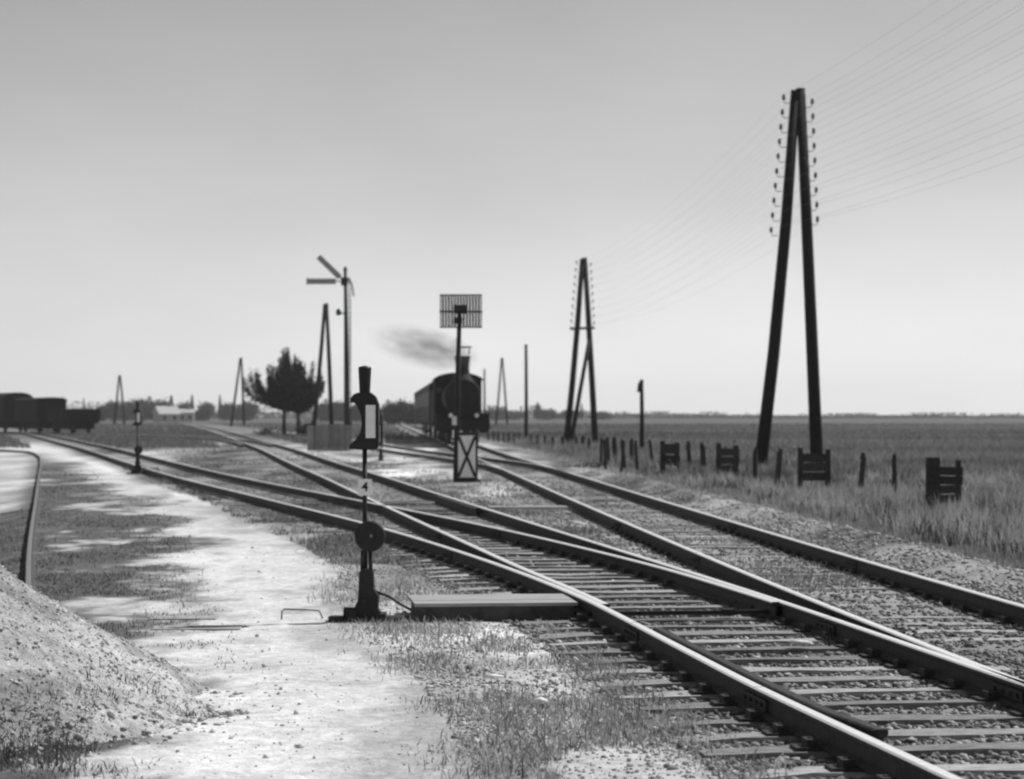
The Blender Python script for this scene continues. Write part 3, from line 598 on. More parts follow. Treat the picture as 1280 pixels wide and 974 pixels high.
# ------------------------------------------------------------------ semaphore
dM = 122.; S4 = dM / FPX; mp = at(434, 520, dM)
def s4(x, y, yy=0): return ((x - 434) * S4, yy, EYE - (y - HOR) * S4)
sem = thing('semaphore_signal', 'tall semaphore mast with one level arm and one raised arm, behind the plank screen', 'semaphore', (mp.x, dM, 0))
MB().tube([(0, 0, -.1), s4(433.5, 450), s4(431.5, 337)], [.17, .13, .09], 10).build('mast', M_iron, sem)
MB().lathe([(.09, 0), (.12, .1), (.03, .25)], s4(431.5, 339), n=10).build('finial', M_iron, sem)
a = MB(); p, q = Vector(s4(420, 352, -.2)), Vector(s4(384.5, 352, -.2)); a.box((p + q) / 2, ((p - q).length, .03, 7 * S4)); a.box(q, (.10, .034, 8.5 * S4)); a.tube([p, s4(432, 352, -.2)], .03, 6); a.build('arm', M_greyarm, sem)
a = MB(); p, q = Vector(s4(425, 347, -.12)), Vector(s4(398, 321, -.12)); v = p - q; an = math.atan2(v.z, v.x)
a.box((p + q) / 2, (v.length, .03, 7 * S4), ry=-an); a.tube([p, s4(432, 353, -.12)], .03, 6); a.build('arm', M_greyarm, sem)
MB().box(s4(430.5, 352, -.1), (8 * S4, .3, 10 * S4)).lathe([(.2, -.04), (.2, .04)], s4(431, 352, -.28), 'Y', 14).build('pivot_casing', M_iron, sem)
MB().tube([s4(436, 347, -.1), s4(440, 357, -.1), s4(442.5, 371, -.1)], [.07, .06, .035], 6).build('tail_lever', M_greyarm, sem)
MB().lathe([(.08, -.14), (.13, -.1), (.13, .1), (.07, .2)], s4(423, 391), n=10).tube([s4(423, 391), s4(432, 392)], .035, 6).build('lamp', M_iron, sem)
MB().tube([s4(436, 350, .05), (.22, .05, .6)], .02, 5).build('pull_wire', M_iron, sem)
ld = MB()
for k in range(26): ld.tube([(-.16, .16, .5 + k * .3), (.16, .16, .5 + k * .3)], .012, 4)
ld.tube([(-.17, .16, 0), (-.17, .16, 8.4)], .016, 4).tube([(.17, .16, 0), (.17, .16, 8.4)], .016, 4); ld.build('ladder', M_iron, sem)

# plank screen
dP = 112.; SP = dP / FPX; pc = at(412, 520, dP)
scr = thing('plank_screen', 'weathered pale plank screen standing at the foot of the semaphore', 'fence', (pc.x, dP, 0))
m = MB(); n = 15; W = 56 * SP
for k in range(n):
    h_ = 1.24 + random.uniform(-.06, .04); MB().box((-W / 2 + W * (k + .5) / n, random.uniform(-.01, .01), h_ / 2), (W / n - .012, .03, h_)).build('plank', M_palewood, scr)
for z in (.25, 1.0): MB().box((0, .04, z), (W, .05, .09)).build('crosspiece', M_oldwood, scr)

# ------------------------------------------------------------------ telegraph poles
def apole(d, apex, lf, rf, top, name_lab, r=.16, ins=0, bar=None, brace=None):
    s = d / FPX; ax = (apex - 640) * s
    po = thing('telegraph_pole', name_lab, 'telegraph pole', (ax, d, 0), 0, 'A-shaped telegraph poles across the plain')
    zt = EYE + (HOR - top) * s; l0 = Vector(((lf - apex) * s, 0, -.25)); r0 = Vector(((rf - apex) * s, 0, -.25)); t = r * .95
    lt, rt_ = Vector((-t * .42, 0, zt - .06)), Vector((t * .42, 0, zt))
    def legpts(a, b, bow):
        bow += random.uniform(-.03, .05); return [a, a.lerp(b, .33) + Vector((bow, 0, 0)), a.lerp(b, .66) + Vector((bow, 0, 0)), b]
    MB().tube(legpts(l0, lt, .035), [r * 1.12, r * 1.04, r * .95, r * .8], 12).build('leg', M_pole, po); MB().tube(legpts(r0, rt_, .02), [r * 1.12, r * 1.04, r * .95, r * .8], 12).build('leg', M_pole, po)
    MB().box((0, 0, zt - .5), (r * 2.3, r * 1.3, .6)).build('head_block', M_pole, po)
    pts = []
    for side, b, tp in ((-1, l0, lt), (1, r0, rt_)):
        for k in range(ins):
            if side == 1 and k == ins - 1: continue
            z = zt - .30 - k * .425 - (.12 if side == 1 else 0); u = (z - b.z) / (tp.z - b.z); p = b.lerp(tp, u)
            px = p.x + side * (r * .9); c = Vector((px + side * .17, -.02, z))
            MB().tube([(px - side * .03, 0, z - .12), (px + side * .10, -.01, z - .135), (px + side * .165, -.02, z - .09), (px + side * .17, -.02, z)], .011, 6, 1).lathe([(.045, -.03), (.05, 0), (.04, .05), (.045, .08), (.03, .12), (.0, .13)], c, n=10, mat=0).build('insulator', [M_porcelain, M_iron], po)
            pts.append((side, k, Vector((ax, d, 0)) + c + Vector((side * .05, 0, .06))))
    if bar is not None:
        z = EYE + (HOR - bar) * s
        uL = (z - l0.z) / (lt.z - l0.z); a, b = l0.lerp(lt, uL), r0.lerp(rt_, uL); MB().tube([a + Vector((-.35, -.2, 0)), b + Vector((.35, -.2, 0))], .07, 8).build('crossbar', M_pole, po)
        z2 = EYE + (HOR - brace) * s; b = r0.lerp(rt_, (z2 - r0.z) / (rt_.z - r0.z)); MB().tube([b + Vector((0, -.2, 0)), l0 + Vector((.25, -.2, .1))], [.11, .13], 10).build('brace', M_pole, po)
    return po, pts
_, w1 = apole(67., 998, 948, 1022, 110, 'nearest and tallest A-shaped telegraph pole, on the right, ten insulators up its left leg', .17, 10)
_, w2 = apole(135., 729.5, 707, 744.5, 322, 'A-shaped telegraph pole with crossbar and slanting brace, right of centre', .17, 10, 411, 424)
apole(187., 407, 390.5, 415, 379, 'slim A-shaped telegraph pole just left of the semaphore mast', .17)
apole(365., 301, 288.5, 305.5, 447, 'A-shaped telegraph pole left of the bushy tree, against the hazy sky', .19)
apole(420., 149.5, 142.5, 155.5, 469, 'far A-shaped telegraph pole on the left, near the dark wagons', .2)
apole(365., 627.5, 619.5, 634.5, 447, 'far slender A-shaped telegraph pole just right of the locomotive', .16)
ORD = ['topmost', 'second', 'third', 'fourth', 'fifth', 'sixth', 'seventh', 'eighth', 'ninth', 'lowest']
d1 = {(s, k): p for s, k, p in w1}; d2 = {(s, k): p for s, k, p in w2}
for key in d1:
    a, b = d1[key], d2[key]; pts = []
    c = a + (a - b); 
    for (p, q) in ((b + (b - a) * .0, a), (a, c)):
        for t in np.linspace(0, 1, 15):
            v = p.lerp(q, float(t)); v.z -= 4 * .75 * t * (1 - t); pts.append(v)
    far = b + (b - a)
    pre = []
    for t in np.linspace(0, 1, 11)[:-1]:
        v = far.lerp(b, float(t)); v.z -= 4 * .75 * t * (1 - t); pre.append(v)
    s, k = key
    o = MB().tube([p for i, p in enumerate(pts) if i != 15], .0019, 4).build('telegraph_wire', M_wire)
    tag(o, f'thin telegraph wire on the {"left" if s < 0 else "right"} leg of the nearest pole, {ORD[k]} insulator' , 'wire', 'telegraph wires')

def plain_pole(px, top, d, r, label, head=False):
    s = d / FPX; po = thing('wooden_post' if head else 'wooden_pole', label, 'post' if head else 'pole', ((px - 640) * s, d, 0)); zt = EYE + (HOR - top) * s
    MB().tube([(0, 0, -.2), (.02, 0, zt * .5), (0, 0, zt)], [r * 1.15, r, r * .85], 10).build('shaft', M_pole, po)
    MB().lathe([(r, 0), (r * .95, .05), (0, .13)], (0, 0, zt - .01), n=10).build('cap', M_pole, po)
    if head: MB().box((-.10, -.02, zt - .28), (.2, .2, .42), taper=.7).box((-.02, -.0, zt - .02), (.2, .2, .06)).build('head_box', M_pole, po)
plain_pole(657.5, 432, 160., .115, 'single slender wooden pole between the locomotive and the braced telegraph pole')
plain_pole(802, 477, 107., .10, 'short dark post with small box head, right of the braced telegraph pole', True)
plain_pole(605.5, 462, 300., .13, 'faint thin pole rising just behind the locomotive on its right')
plain_pole(78, 496, 420., .10, 'thin far pole above the dark wagons, nearer the tall wagon')
plain_pole(104.5, 498, 420., .10, 'thin far pole above the low open wagon')

# ------------------------------------------------------------------ fence posts and board panels
def post(px, top, wpx, label, h=1.0, tilt=0):
    if px < 740: h = .72
    d = (EYE - h) * FPX / (top - HOR); s = d / FPX; x = (px - 640) * s; wd = wpx * s
    m = MB(); r = random.Random(int(px)); 
    m.box((0, 0, h / 2 - .15), (wd, wd * .8, h + .1), rz=r.uniform(-.3, .3), taper=.9); m.box((r.uniform(-.02, .02), 0, h - .07), (wd * .86, wd * .66, .12), taper=.6, rz=.2)
    o = m.build('fence_post', M_oldwood); o.location = (x, d, -.05); o.rotation_euler = (0, rad(tilt), 0); tag(o, label, 'fence post', 'dark fence posts along the verge'); return o
PO = [(970.5, 557, 6.5, 'stubby dark post right of the nearest telegraph pole left leg'), (1073.5, 562, 7, 'upright dark post standing alone left of centre between the two right board panels'), (1118, 563.5, 6, 'slimmer dark post nearest the rightmost board panel'),
      (863, 549, 5.5, 'dark post just right of the small far board panel'), (880.5, 550.5, 6, 'dark post between the small board panel and the middle panel'), (816, 547, 4, 'tiny dark post in the grass right of the box headed post'),
      (790, 545.5, 5, 'broad dark post just left of the box headed post'), (781, 547, 5, 'paired dark post left of the box headed post'), (769.5, 544, 6, 'tall dark leaning post below the box headed post, reaching low into the grass'), (760.5, 544, 5, 'dark post right of the braced telegraph pole foot'),
      (751, 544.5, 3.5, 'thin post beside the braced telegraph pole right foot'), (735, 546, 4.5, 'dark post between the feet of the braced telegraph pole'), (728, 543, 4.5, 'dark post inside the braced telegraph pole, nearer its right foot'), (720.5, 543, 3.5, 'thin post inside the braced telegraph pole, nearer its left foot'),
      (691, 544.5, 4, 'dark post just left of the braced telegraph pole'), (681, 542.5, 3, 'small post left of the braced telegraph pole'), (672, 541.5, 3, 'small post right of the single slender pole'), (664, 541, 2.5, 'tiny post beside the single slender pole')]
PO += [(704, 543.5, 3.5, 'dark stub post just right of the left foot of the braced telegraph pole'), (757, 546.5, 4, 'short leaning post in the cluster right of the braced telegraph pole'), (776, 548.5, 4, 'lower leaning post in the cluster left of the box headed post'), (797, 548, 4, 'low dark stub right beside the box headed post'), (944, 556, 6, 'dark post hugging the nearest telegraph pole left leg')]
for i, (a, b, c, l) in enumerate(PO): post(a, b, c, l, tilt=random.uniform(-6, 6))
for k in range(7): post(610 + k * 6.5, 537.5 + k * .35, 2.2, 'tiny far fence post in the dark row between the locomotive and the single pole')
def panel(xa, xb, top, label, h=1.0, n=3, wide=None):
    d = (EYE - h) * FPX / (top - HOR); s = d / FPX; W = (xb - xa) * s; x = ((xa + xb) / 2 - 640) * s
    p = thing('board_panel', label, 'fence panel', (x, d, -.05), .1, 'board panels along the verge'); w1_ = (wide or 6) * s
    MB().box((-W / 2 + w1_ / 2, 0, h / 2), (w1_, .12, h + .05), taper=.94).build('post', M_oldwood, p); MB().box((W / 2 - 3 * s, .0, h / 2 - .02), (5.5 * s, .12, h), taper=.94).build('post', M_oldwood, p)
    for k in range(n):
        z = h - .2 - k * (.62 / n); o = MB().box((0, -.075, z), (W * 1.0, .03, .56 / n)).build('board', M_oldwood, p); o.rotation_euler = (0, random.uniform(-.03, .03), 0)
panel(895, 923, 553, 'middle board panel, two dark posts joined by boards, left of the nearest telegraph pole')
panel(997, 1038, 558, 'wide dark board panel right at the right foot of the nearest telegraph pole')
panel(825, 849, 550, 'smallest far board panel of dark boards, right of the box headed post', n=2)
panel(1157, 1201, 570, 'rightmost and largest dark board panel, with one broad post', n=4, wide=17)

# ------------------------------------------------------------------ wagons
def wheelset(parent, y, hw=.72, r=.48, spokes=False):
    for sgn in (-1, 1): MB().lathe([(r + .03, -.06), (r + .03, -.03), (r, -.03), (r, .06), (r * .3, .08)], (sgn * hw, y, r), 'X', 20).build('wheel', M_loco, parent)
def wagon(d, label, kind, Ln):
    x = float(W_f(d)); s = float(W_f(d + 2) - W_f(d - 2)) / 4
    w_ = thing('goods_wagon', label, 'wagon', (x, d, RT), -math.atan(-s) * -1, 'dark goods wagons on the left siding')
    MB().box((0, 0, 1.07), (2.5, Ln, .24)).build('frame', M_wagon, w_)
    for y in (-Ln * .3, Ln * .3): wheelset(w_, y)
    for sgn in (-1, 1):
        for xx in (-.87, .87): MB().lathe([(.09, 0), (.09, sgn * .4), (.22, sgn * .42), (.22, sgn * .47)], (xx, sgn * Ln / 2, 1.05), 'Y', 12).build('buffer', M_wagon, w_)
        MB().box((sgn * .98, 0, .72), (.08, Ln * .75, .16)).build('axle_guard', M_wagon, w_)
    MB().box((0, 0, .66), (1.9, Ln * .9, .6)).build('underframe', M_wagon, w_)
    if kind == 'open':
        for sgn in (-1, 1): MB().box((sgn * 1.33, 0, 1.64), (.07, Ln, .92)).build('side', M_wagon, w_); MB().box((0, sgn * (Ln / 2 - .03), 1.645), (2.58, .06, .93)).build('end', M_wagon, w_)
        for k in range(5):
            for sgn in (-1, 1): MB().box((sgn * 1.385, -Ln / 2 + Ln * (k + .5) / 5, 1.6), (.05, .12, 1.0)).build('stanchion', M_wagon, w_)
    else:
        hb = 1.95 if kind == 'tall' else 1.75
        MB().box((0, 0, 1.2 + hb / 2), (2.7, Ln, hb)).build('body', M_wagon, w_)
        rise = .55 if kind == 'tall' else .22
        arc = [(1.42 * math.sin(t), 1.2 + hb + rise * (math.cos(t * .98) - math.cos(1.5708 * .98)) / (1 - math.cos(1.5708 * .98))) for t in np.linspace(-1.5708, 1.5708, 13)]
        MB().prism([(-1.42, 1.19 + hb)] + arc + [(1.42, 1.19 + hb)], -Ln / 2 - .06, Ln / 2 + .06).build('roof', M_wagon, w_)
        MB().box((1.37, 0, 2.1), (.05, 1.5, 1.6)).build('door', M_wagon, w_)
wagon(202, 'low open goods wagon at the right end of the dark row', 'open', 7.0)
wagon(211.2, 'middle goods wagon with a nearly flat roof', 'flat', 7.2)
wagon(221, 'tallest goods wagon with a rounded roof, at the left edge of the photo', 'tall', 8.4)
wagon(231, 'goods wagon mostly hidden behind the round roofed one at the left edge', 'flat', 7.2)

# ------------------------------------------------------------------ train
dL = 121.; xc = float(E_f(dL)) - .77; rzT = math.atan(.0585)
def on_track(d): return (float(E_f(d)) - .77, d, RT)
lo = thing('steam_locomotive', 'black steam locomotive coming head on down the right track', 'locomotive', on_track(dL), rzT)
MB().lathe([(.0, 1.35), (.94, 1.4), (.98, 1.5), (.98, 3.0), (.93, 3.02), (.93, 8.6)], (0, 0, 2.5), 'Y', 28).build('boiler', M_loco, lo)
sd_ = MB().lathe([(0, 1.24), (.3, 1.26), (.68, 1.33), (.74, 1.38)], (0, 0, 2.45), 'Y', 24).build('smokebox_door', M_loco, lo)
MB().box((0, 1.22, 2.45), (.06, .04, .5)).build('handle', M_iron, sd_)
MB().lathe([(.62, 3.3), (.5, 3.5), (.38, 3.7), (.36, 4.1), (.4, 4.5), (.44, 4.64), (.4, 4.68)], (0, 2.1, 0), n=18).build('chimney', M_loco, lo)
MB().lathe([(.42, 3.15), (.4, 3.6), (.3, 3.8), (0, 3.86)], (0, 4.4, 0), n=16).build('steam_dome', M_loco, lo)
MB().lathe([(.36, 3.15), (.34, 3.55), (.2, 3.7), (0, 3.74)], (0, 6.2, 0), n=16).build('sand_dome', M_loco, lo)
cab = MB().box((0, 9.7, 2.35), (2.62, 2.2, 2.3)).build('cab', M_loco, lo)
arc = [(1.42 * math.sin(t), 3.42 + .5 * math.cos(t)) for t in np.linspace(-1.4, 1.4, 13)]
MB().prism([(-1.4, 3.47)] + arc + [(1.4, 3.47)], 8.4, 11.1).build('cab_roof', M_loco, cab)
for sgn in (-1, 1):
    MB().lathe([(.14, -.01), (.14, .01)], (sgn * 1.05, 8.585, 2.95), 'Y', 12).build('cab_window', M_glass, cab)
    MB().box((sgn * 1.12, 4.9, 1.62), (.62, 7.2, .06)).build('running_board', M_loco, lo)
    MB().lathe([(.3, 1.3), (.36, 1.32), (.36, 2.4), (.3, 2.42)], (sgn * 1.08, 0, .95), 'Y', 18).build('cylinder', M_loco, lo)
    MB().box((sgn * 1.08, 1.85, 1.38), (.6, 1.0, .5)).build('valve_chest', M_loco, lo)
    MB().lathe([(.09, .45), (.09, .1), (.23, .08), (.23, .0)], (sgn * .88, 0, 1.05), 'Y', 14).build('buffer', M_loco, lo)
    hl = MB().lathe([(.14, .62), (.15, .4), (.11, .36)], (sgn * .68, 0, 1.52), 'Y', 14).build('headlight', M_iron, lo)
    MB().lathe([(.1, .355), (.1, .35)], (sgn * .68, 0, 1.52), 'Y', 14).build('lens', M_dullwhite, hl)
    for y in (2.9, 4.6, 6.3): MB().lathe([(.74, -.06), (.74, -.03), (.7, -.03), (.7, .06), (.2, .09)], (sgn * .74, y + .4, .7), 'X', 24).build('driving_wheel', M_loco, lo)
    MB().lathe([(.44, -.06), (.44, -.03), (.41, -.03), (.41, .06), (.12, .09)], (sgn * .74, 1.0, .41), 'X', 18).build('leading_wheel', M_loco, lo)
    MB().box((sgn * .95, 4.9, .72), (.06, 4.0, .14)).build('coupling_rod', M_iron, lo)
    MB().tube([(sgn * .92, 1.4, 2.7), (sgn * .92, 8.5, 2.75)], .02, 6).build('handrail', M_iron, lo)
    MB().tube([(sgn * 1.3, .5, 1.2), (sgn * 1.3, .5, .45), (sgn * 1.3, .55, .35)], .03, 6).build('rail_guard', M_iron, lo)
MB().box((0, .5, 1.05), (2.75, .12, .5)).build('buffer_beam', M_loco, lo); MB().box((0, 5.2, 1.0), (1.3, 9.2, .5)).build('frame', M_loco, lo); MB().box((0, .95, 1.5), (2.2, .9, .05)).build('front_platform', M_loco, lo)
MB().box((0, 1.6, 1.6), (1.2, 1.0, .6)).build('smokebox_saddle', M_loco, lo)
te = thing('locomotive_tender', 'black tender coupled behind the steam locomotive', 'tender', on_track(dL + 11.6), rzT)
MB().box((0, 3.2, 2.0), (2.7, 6.2, 1.9)).build('tank', M_loco, te); MB().box((0, 3.2, .95), (2.2, 6.4, .25)).build('frame', M_loco, te)
cm = MB().box((0, 3.4, 3.1), (2.2, 4.2, .5), taper=.6).build('coal', M_loco, te)
for y in (1.2, 3.2, 5.2): wheelset(te, y)
CL = 13.5
co0 = None
def coach(d, label):
    c = thing('railway_carriage', label, 'carriage', on_track(d), rzT, 'carriages behind the locomotive')
    MB().box((0, CL / 2, 2.25), (2.86, CL, 2.3)).build('body', M_coach, c)
    arc = [(1.5 * math.sin(t), 3.25 + .62 * (math.cos(t) - .07)) for t in np.linspace(-1.5, 1.5, 13)]
    MB().prism([(-1.5, 3.36)] + arc[1:-1] + [(1.5, 3.36)], -.1, CL + .1).build('roof', M_roof, c)
    MB().box((0, CL / 2, 1.0), (2.4, CL, .22)).build('frame', M_loco, c)
    for y in (2.0, CL - 2.0): wheelset(c, y)
    for sgn in (-1, 1):
        for k in range(8): MB().box((sgn * 1.437, 1.2 + k * 1.58, 2.55), (.02, .95, .85)).build('window', M_glass, c)
        MB().box((sgn * 1.45, CL / 2, .62), (.3, CL * .9, .05)).build('footboard', M_loco, c)
        MB().box((sgn * .5, -.012, 2.55), (.6, .02, .8)).build('end_window', M_glass, c)
    return c
co = coach(dL + 18.6, 'first carriage, right behind the tender')
for k in range(1, 4):
    cc = dup(co, on_track(dL + 18.6 + k * 14.6), rzT, ['', 'second carriage behind the tender', 'third carriage behind the tender', 'last carriage of the train'][k])

# ------------------------------------------------------------------ trees
def leaf_arr(P, size, tone):
    n = len(P); U = RNG.normal(size=(n, 3)); U /= np.linalg.norm(U, axis=1)[:, None]; W_ = np.cross(U, RNG.normal(size=(n, 3))); W_ /= np.linalg.norm(W_, axis=1)[:, None]
    U = U * size[:, None]; W_ = W_ * (size * .55)[:, None]
    V = np.stack([P - U, P - W_, P + U, P + W_], 1).reshape(-1, 3); T = (np.array([[0, 1, 2, 3]]) + np.arange(n)[:, None] * 4)
    return V, T, np.repeat(tone, 4)
def brush_tree(px, base, d, H, spread, label, seed, trunk_h, nb):
    r = random.Random(seed); s = d / FPX; t = thing('bushy_tree', label, 'tree', ((px - 640) * s, d, 0)); wood = MB()
    wood.tube([(0, 0, -.1), (r.uniform(-.05, .05), 0, trunk_h * .6), (0, 0, trunk_h + .3)], [.2, .15, .14], 8)
    LP, LT = [], []
    for k in range(nb):
        a = 2 * math.pi * (k + r.uniform(-.3, .3)) / nb * 2.39; e = r.uniform(.05, 1.0); L_ = (H - trunk_h) * r.uniform(.55, 1.12) * (1 - .34 * e)
        hx_, hy_ = math.cos(a) * spread * e, math.sin(a) * spread * e * .8
        p0 = Vector((0, 0, trunk_h + r.uniform(-.1, .5))); tip = Vector((hx_, hy_, trunk_h + L_)); mid = p0.lerp(tip, .5) + Vector((hx_ * .22, hy_ * .22, -.12 * L_ * e))
        wood.tube([p0, mid, tip], [.07, .04, .012], 5)
        wb = r.choice((.13, .2, .3, .4))
        for q in np.linspace(.12, 1.03, 17):
            c = (p0 * (1 - q) ** 2 + (2 * mid - (p0 + tip) * .5) * 2 * q * (1 - q) + tip * q * q); w_ = wb * (1 - .8 * q) + .05
            n = int(52 * (1.1 - .45 * q)); o = RNG.normal(size=(n, 3)) * np.array([w_, w_, .30]) ; o[:, 2] = np.abs(o[:, 2]) 
            LP.append(np.array(c)[None] + o)
    P = np.concatenate(LP); V, T, C = leaf_arr(P, RNG.uniform(.06, .13, len(P)), np.clip(RNG.normal(.022, .008, len(P)), .008, .06))
    wood.build('trunk', M_bark, t); tri_mesh('crown', V, T, M_leaf, C, t)
brush_tree(355.5, 543, 205, 6.7, 3.7, 'dark bushy tree with upswept branches left of the slim telegraph pole', 3, 1.9, 38)
brush_tree(373, 545, 202, 5.8, 2.9, 'smaller dark bushy tree merging with its bigger neighbour on the right', 8, 1.9, 26)
# low shrub by the trees and a scrub bush behind the big pole
def shrub(px, py, d, wd, h, n, size, tone, label, name='shrub'):
    x = (px - 640) / FPX * d; P = RNG.normal(size=(n, 3)) * np.array([wd / 2.6, wd / 3, h / 2.8]); P[:, 2] = np.abs(P[:, 2]); P = P[P[:, 2] < h * 1.1]
    k = fbm(P[:, 0] * 2 / wd + 9, P[:, 2] * 3 / h + d, 5) > .38; P = P[k]
    V, T, C = leaf_arr(P, RNG.uniform(.6, 1.3, len(P)) * size, np.clip(RNG.normal(tone, tone * .35, len(P)), .012, .4)); t = thing(name, label, 'shrub', (x, d, -.05))
    st_ = MB()
    for q in range(5): st_.tube([(0, 0, 0), (random.uniform(-.3, .3) * wd, random.uniform(-.2, .2) * wd, h * .8)], [.02, .006], 4)
    st_.build('stems', M_bark, t); tri_mesh('foliage', V, T, M_leaf, C, t)
shrub(383, 545, 195, 1.2, 1.6, 700, .12, .03, 'small dark shrub under the smaller bushy tree')
shrub(337, 545, 200, 1.2, .9, 400, .12, .03, 'tiny dark shrub left of the bushy tree')
shrub(930, 560, 74, 3.0, .95, 1500, .05, .2, 'pale dry scrub bush behind the nearest telegraph pole left leg', 'dry_shrub')
shrub(985, 560, 76, 2.2, .95, 1100, .05, .19, 'pale dry scrub bush between the legs of the nearest telegraph pole', 'dry_shrub')
shrub(862, 590, 60, 1.3, .55, 800, .035, .17, 'low pale weed clump near the rail, below the small board panel', 'dry_shrub')
shrub(745, 578, 75, 1.3, .35, 500, .04, .05, 'flat dark weed clump in the verge below the braced telegraph pole', 'dry_shrub')

def far_tree(kind, n, seed):
    rr = np.random.default_rng(seed); P = []
    if kind == 'round':
        for k in range(9):
            c = np.array([rr.normal(0, .26), rr.normal(0, .26), .2 + rr.random() * .6]); P.append(c * np.array([1, 1, .85]) + rr.normal(size=(n // 9, 3)) * np.array([.14, .14, .12]))
    else:
        z = rr.random(n) ** .8; rad_ = .30 * (1 - z) + .03; a = rr.random(n) * 6.28; q = np.sqrt(rr.random(n)); P.append(np.stack([np.cos(a) * rad_ * q, np.sin(a) * rad_ * q, .12 + z * .88], 1))
    P = np.concatenate(P); V, T, C = leaf_arr(P, rr.uniform(.035, .08, len(P)), np.clip(rr.normal(.05, .015, len(P)), .015, .1)); return V, T, C
protos = []
for i, kd in enumerate(('round', 'round', 'round', 'spire')):
    t = thing('far_tree', 'x', 'tree', (0, 0, 0), 0, 'hazy trees on the far side of the plain')
    MB().tube([(0, 0, -.02), (0, 0, .5)], [.03, .015], 6).build('trunk', M_bark, t); V, T, C = far_tree(kd, 2400, 40 + i); tri_mesh('crown', V, T, M_leaf, C, t); protos.append(t)
used = [False] * 4
def ftree(px, top, wpx, d, kd, label):
    s = d / FPX; h = EYE + (HOR - top) * s; wm = wpx * s
    sc_ = (wm / 1.0, wm / 1.0, h / (.95 if kd < 3 else 1.0)); loc = ((px - 640) * s, d, 0)
    if not used[kd]: used[kd] = True; o = protos[kd]; o.location = loc; o.scale = sc_; o['label'] = label; o.rotation_euler = (0, 0, px)
    else: dup(protos[kd], loc, px, label, sc_)
FT = [(128, 506, 14, 700, 0, 'low tree beside the end of the open wagon'), (143, 500, 26, 760, 1, 'round tree right behind the far left telegraph pole'), (160, 499, 26, 780, 2, 'round tree just right of the far left telegraph pole'), (178, 497, 26, 800, 0, 'tree above the distant switch stand'), (198, 498, 28, 760, 1, 'tree behind the pale farmhouse gable'), (214, 495.5, 18, 820, 3, 'pointed tree above the pale farmhouse'),
      (228, 500, 24, 780, 2, 'round tree right of the pale farmhouse'), (240, 495, 14, 760, 3, 'pointed tree right of the farmhouses'), (255, 503, 28, 800, 0, 'low spreading tree midway between farmhouses and the bushy tree'), (275, 494.5, 11, 760, 3, 'slim pointed tree just left of the third telegraph pole'), (289, 502, 24, 820, 1, 'round tree behind the feet of the telegraph pole left of the bushy tree'), (312, 499, 26, 800, 2, 'round hazy tree at the left edge of the bushy tree'),
      (420, 500, 34, 700, 0, 'hazy tree between the slim telegraph pole and the semaphore mast'), (404, 503, 30, 720, 2, 'hazy tree behind the slim telegraph pole'), (452, 503, 26, 650, 1, 'hazy tree behind the nearest lantern'), (492, 499, 34, 420, 1, 'hazy broad tree right of the nearest lantern'), (514, 502, 26, 430, 0, 'hazy tree touching the left side of the train'),
      (618, 510, 30, 900, 1, 'low hazy tree right of the locomotive'), (645, 512, 30, 950, 2, 'low hazy tree behind the single slender pole'), (672, 504, 18, 900, 3, 'pointed hazy tree right of the single slender pole'), (684, 510, 30, 920, 1, 'wide low hazy tree left of the braced telegraph pole'), (727, 505, 9, 900, 3, 'slim hazy tree seen through the braced telegraph pole'), (712, 512, 30, 980, 1, 'low hazy tree behind the braced telegraph pole left leg'), (750, 513, 26, 1000, 2, 'low hazy tree right of the braced telegraph pole')]
for f in FT: ftree(*f)
# far-off wood along the horizon
n = 48000; X = RNG.uniform(-560, 560, n); Y = RNG.uniform(1350, 1500, n); hmax = 2.6 + 3.4 * fbm(X * .012, Y * 0, 81) ** 1.5 * 2 + 3.0 * (fbm(X * .09, Y * 0 + 3, 82) > .66)
hmax = hmax * np.where(X > 20, .5, 1.0); P = np.stack([X, Y, RNG.random(n) ** 1.25 * hmax], 1)
V, T, C = leaf_arr(P, RNG.uniform(.4, 1.0, n), np.clip(RNG.normal(.05, .015, n), .02, .1)); tag(tri_mesh('far_wood', V, T, M_leaf, C), 'hazy low line of far-off woodland along the whole horizon', 'wood', kind='stuff')
# farmhouses
def house(px, py, d, W, Dp, hw, hr_, label, rz):
    s = d / FPX; h = thing('farmhouse', label, 'house', ((px - 640) * s, d, 0), rz); MB().box((0, 0, hw / 2), (W, Dp, hw)).build('wall', M_house, h)
    m = MB(); a, b = W / 2 + .3, Dp / 2 + .3; m.add([(-a, -b, hw), (a, -b, hw), (a, b, hw), (-a, b, hw), (-a, 0, hw + hr_), (a, 0, hw + hr_)], [(0, 1, 5, 4), (2, 3, 4, 5), (0, 4, 3), (1, 2, 5), (3, 2, 1, 0)])
    rf = m.build('roof', M_tile, h); MB().box((W * .2, 0, hw + hr_), (.6, .6, 1.4)).build('chimney', M_house, rf)
    for k in (-1, 1): MB().box((k * W * .25, -Dp / 2 - .01, hw * .5), (.9, .06, 1.1)).build('window', M_coach, h)
house(208, 518, 640, 5.5, 9, 2.2, 2.2, 'larger hazy farmhouse with a pale roof among the far trees on the left', .35)
house(233, 519, 650, 4.2, 5, 2.6, 1.0, 'smaller hazy pale farm building right of the larger farmhouse', .1)

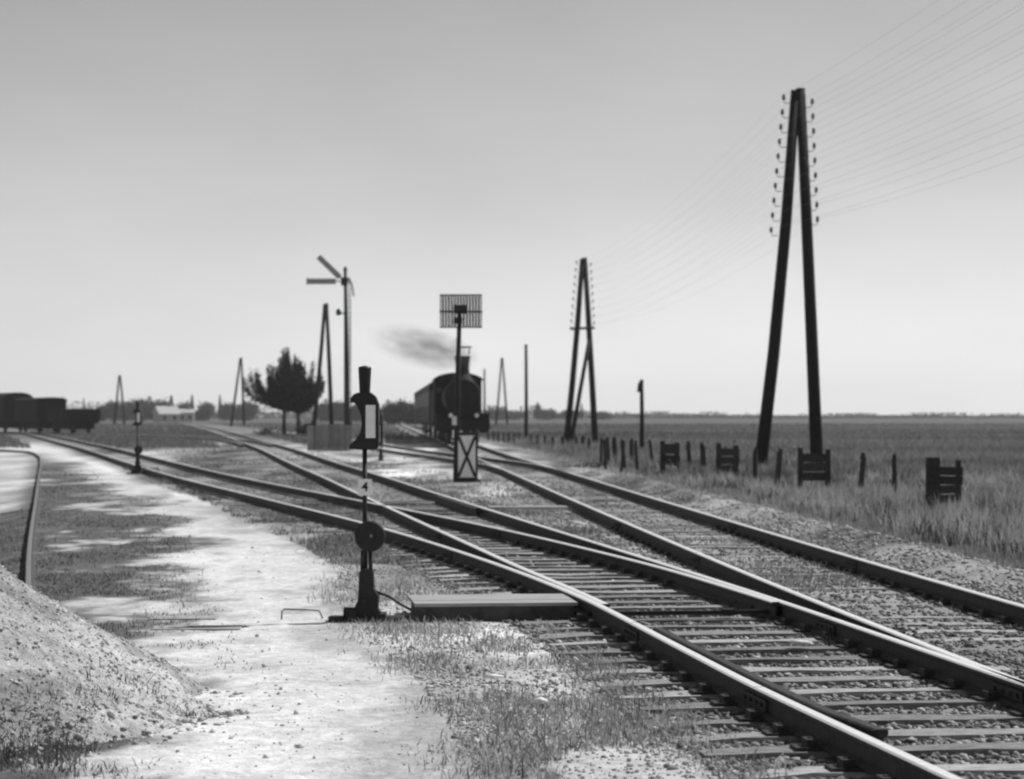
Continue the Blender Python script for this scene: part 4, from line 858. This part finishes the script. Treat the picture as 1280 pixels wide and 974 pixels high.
# ------------------------------------------------------------------ haze and smoke
hz = MB().box((0, 1200, 20.5 - 1.2 + 1), (5300, 2960, 41)).build('haze', [])
hz.data.materials.clear(); mh = bpy.data.materials.new('haze'); mh.use_nodes = True; t = mh.node_tree; t.nodes.clear()
o = t.nodes.new('ShaderNodeOutputMaterial'); v = t.nodes.new('ShaderNodeVolumePrincipled'); v.inputs['Color'].default_value = (.9, .9, .9, 1); v.inputs['Density'].default_value = .00017; v.inputs['Anisotropy'].default_value = .25
t.links.new(v.outputs[0], o.inputs['Volume']); hz.data.materials.append(mh); tag(hz, 'thin pale haze over the whole plain', 'haze', kind='stuff')
# smoke blown left from the chimney
ch = Vector(on_track(dL)) + Vector((-.12, 2.1, 0))
m = MB(); m.lathe([(.0, -1), (.5, -.87), (.87, -.5), (1, 0), (.87, .5), (.5, .87), (0, 1)], (0, 0, 0), 'X', 16); sm = m.build('smoke', [])
sm.location = (ch.x - 2.15, ch.y + .6, 5.33); sm.scale = (3.2, 4.0, 1.2); sm.rotation_euler = (0, rad(13), 0); sm.data.materials.clear()
ms = bpy.data.materials.new('smoke'); ms.use_nodes = True; t = ms.node_tree; t.nodes.clear(); o = t.nodes.new('ShaderNodeOutputMaterial'); v = t.nodes.new('ShaderNodeVolumePrincipled')
tc = t.nodes.new('ShaderNodeTexCoord'); ln = t.nodes.new('ShaderNodeVectorMath'); ln.operation = 'LENGTH'; mr = t.nodes.new('ShaderNodeMapRange'); mr.inputs['From Min'].default_value = .4; mr.inputs['From Max'].default_value = 1.0; mr.inputs['To Min'].default_value = 1; mr.inputs['To Max'].default_value = 0
no = t.nodes.new('ShaderNodeTexNoise'); no.inputs['Scale'].default_value = 3.4; no.inputs['Detail'].default_value = 3; m2 = t.nodes.new('ShaderNodeMapRange'); m2.inputs['From Min'].default_value = .36; m2.inputs['From Max'].default_value = .66; m2.inputs['To Min'].default_value = .04; m2.inputs['To Max'].default_value = .46
mu = t.nodes.new('ShaderNodeMath'); mu.operation = 'MULTIPLY'
t.links.new(tc.outputs['Object'], ln.inputs[0]); t.links.new(ln.outputs['Value'], mr.inputs[0]); t.links.new(tc.outputs['Object'], no.inputs['Vector']); t.links.new(no.outputs[0], m2.inputs[0])
sx_ = t.nodes.new('ShaderNodeSeparateXYZ'); gr = t.nodes.new('ShaderNodeMapRange'); gr.inputs['From Min'].default_value = -1; gr.inputs['From Max'].default_value = .9; gr.inputs['To Min'].default_value = .18; gr.inputs['To Max'].default_value = 1.3
m3 = t.nodes.new('ShaderNodeMath'); m3.operation = 'MULTIPLY'; t.links.new(tc.outputs['Object'], sx_.inputs[0]); t.links.new(sx_.outputs[0], gr.inputs[0]); t.links.new(gr.outputs[0], m3.inputs[0]); t.links.new(mr.outputs[0], m3.inputs[1]); t.links.new(m3.outputs[0], mu.inputs[0]); t.links.new(m2.outputs[0], mu.inputs[1]); t.links.new(mu.outputs[0], v.inputs['Density']); v.inputs['Color'].default_value = (.25, .25, .25, 1)
t.links.new(v.outputs[0], o.inputs['Volume']); sm.data.materials.append(ms); tag(sm, 'dark smoke drifting left from the locomotive chimney', 'smoke', kind='stuff')
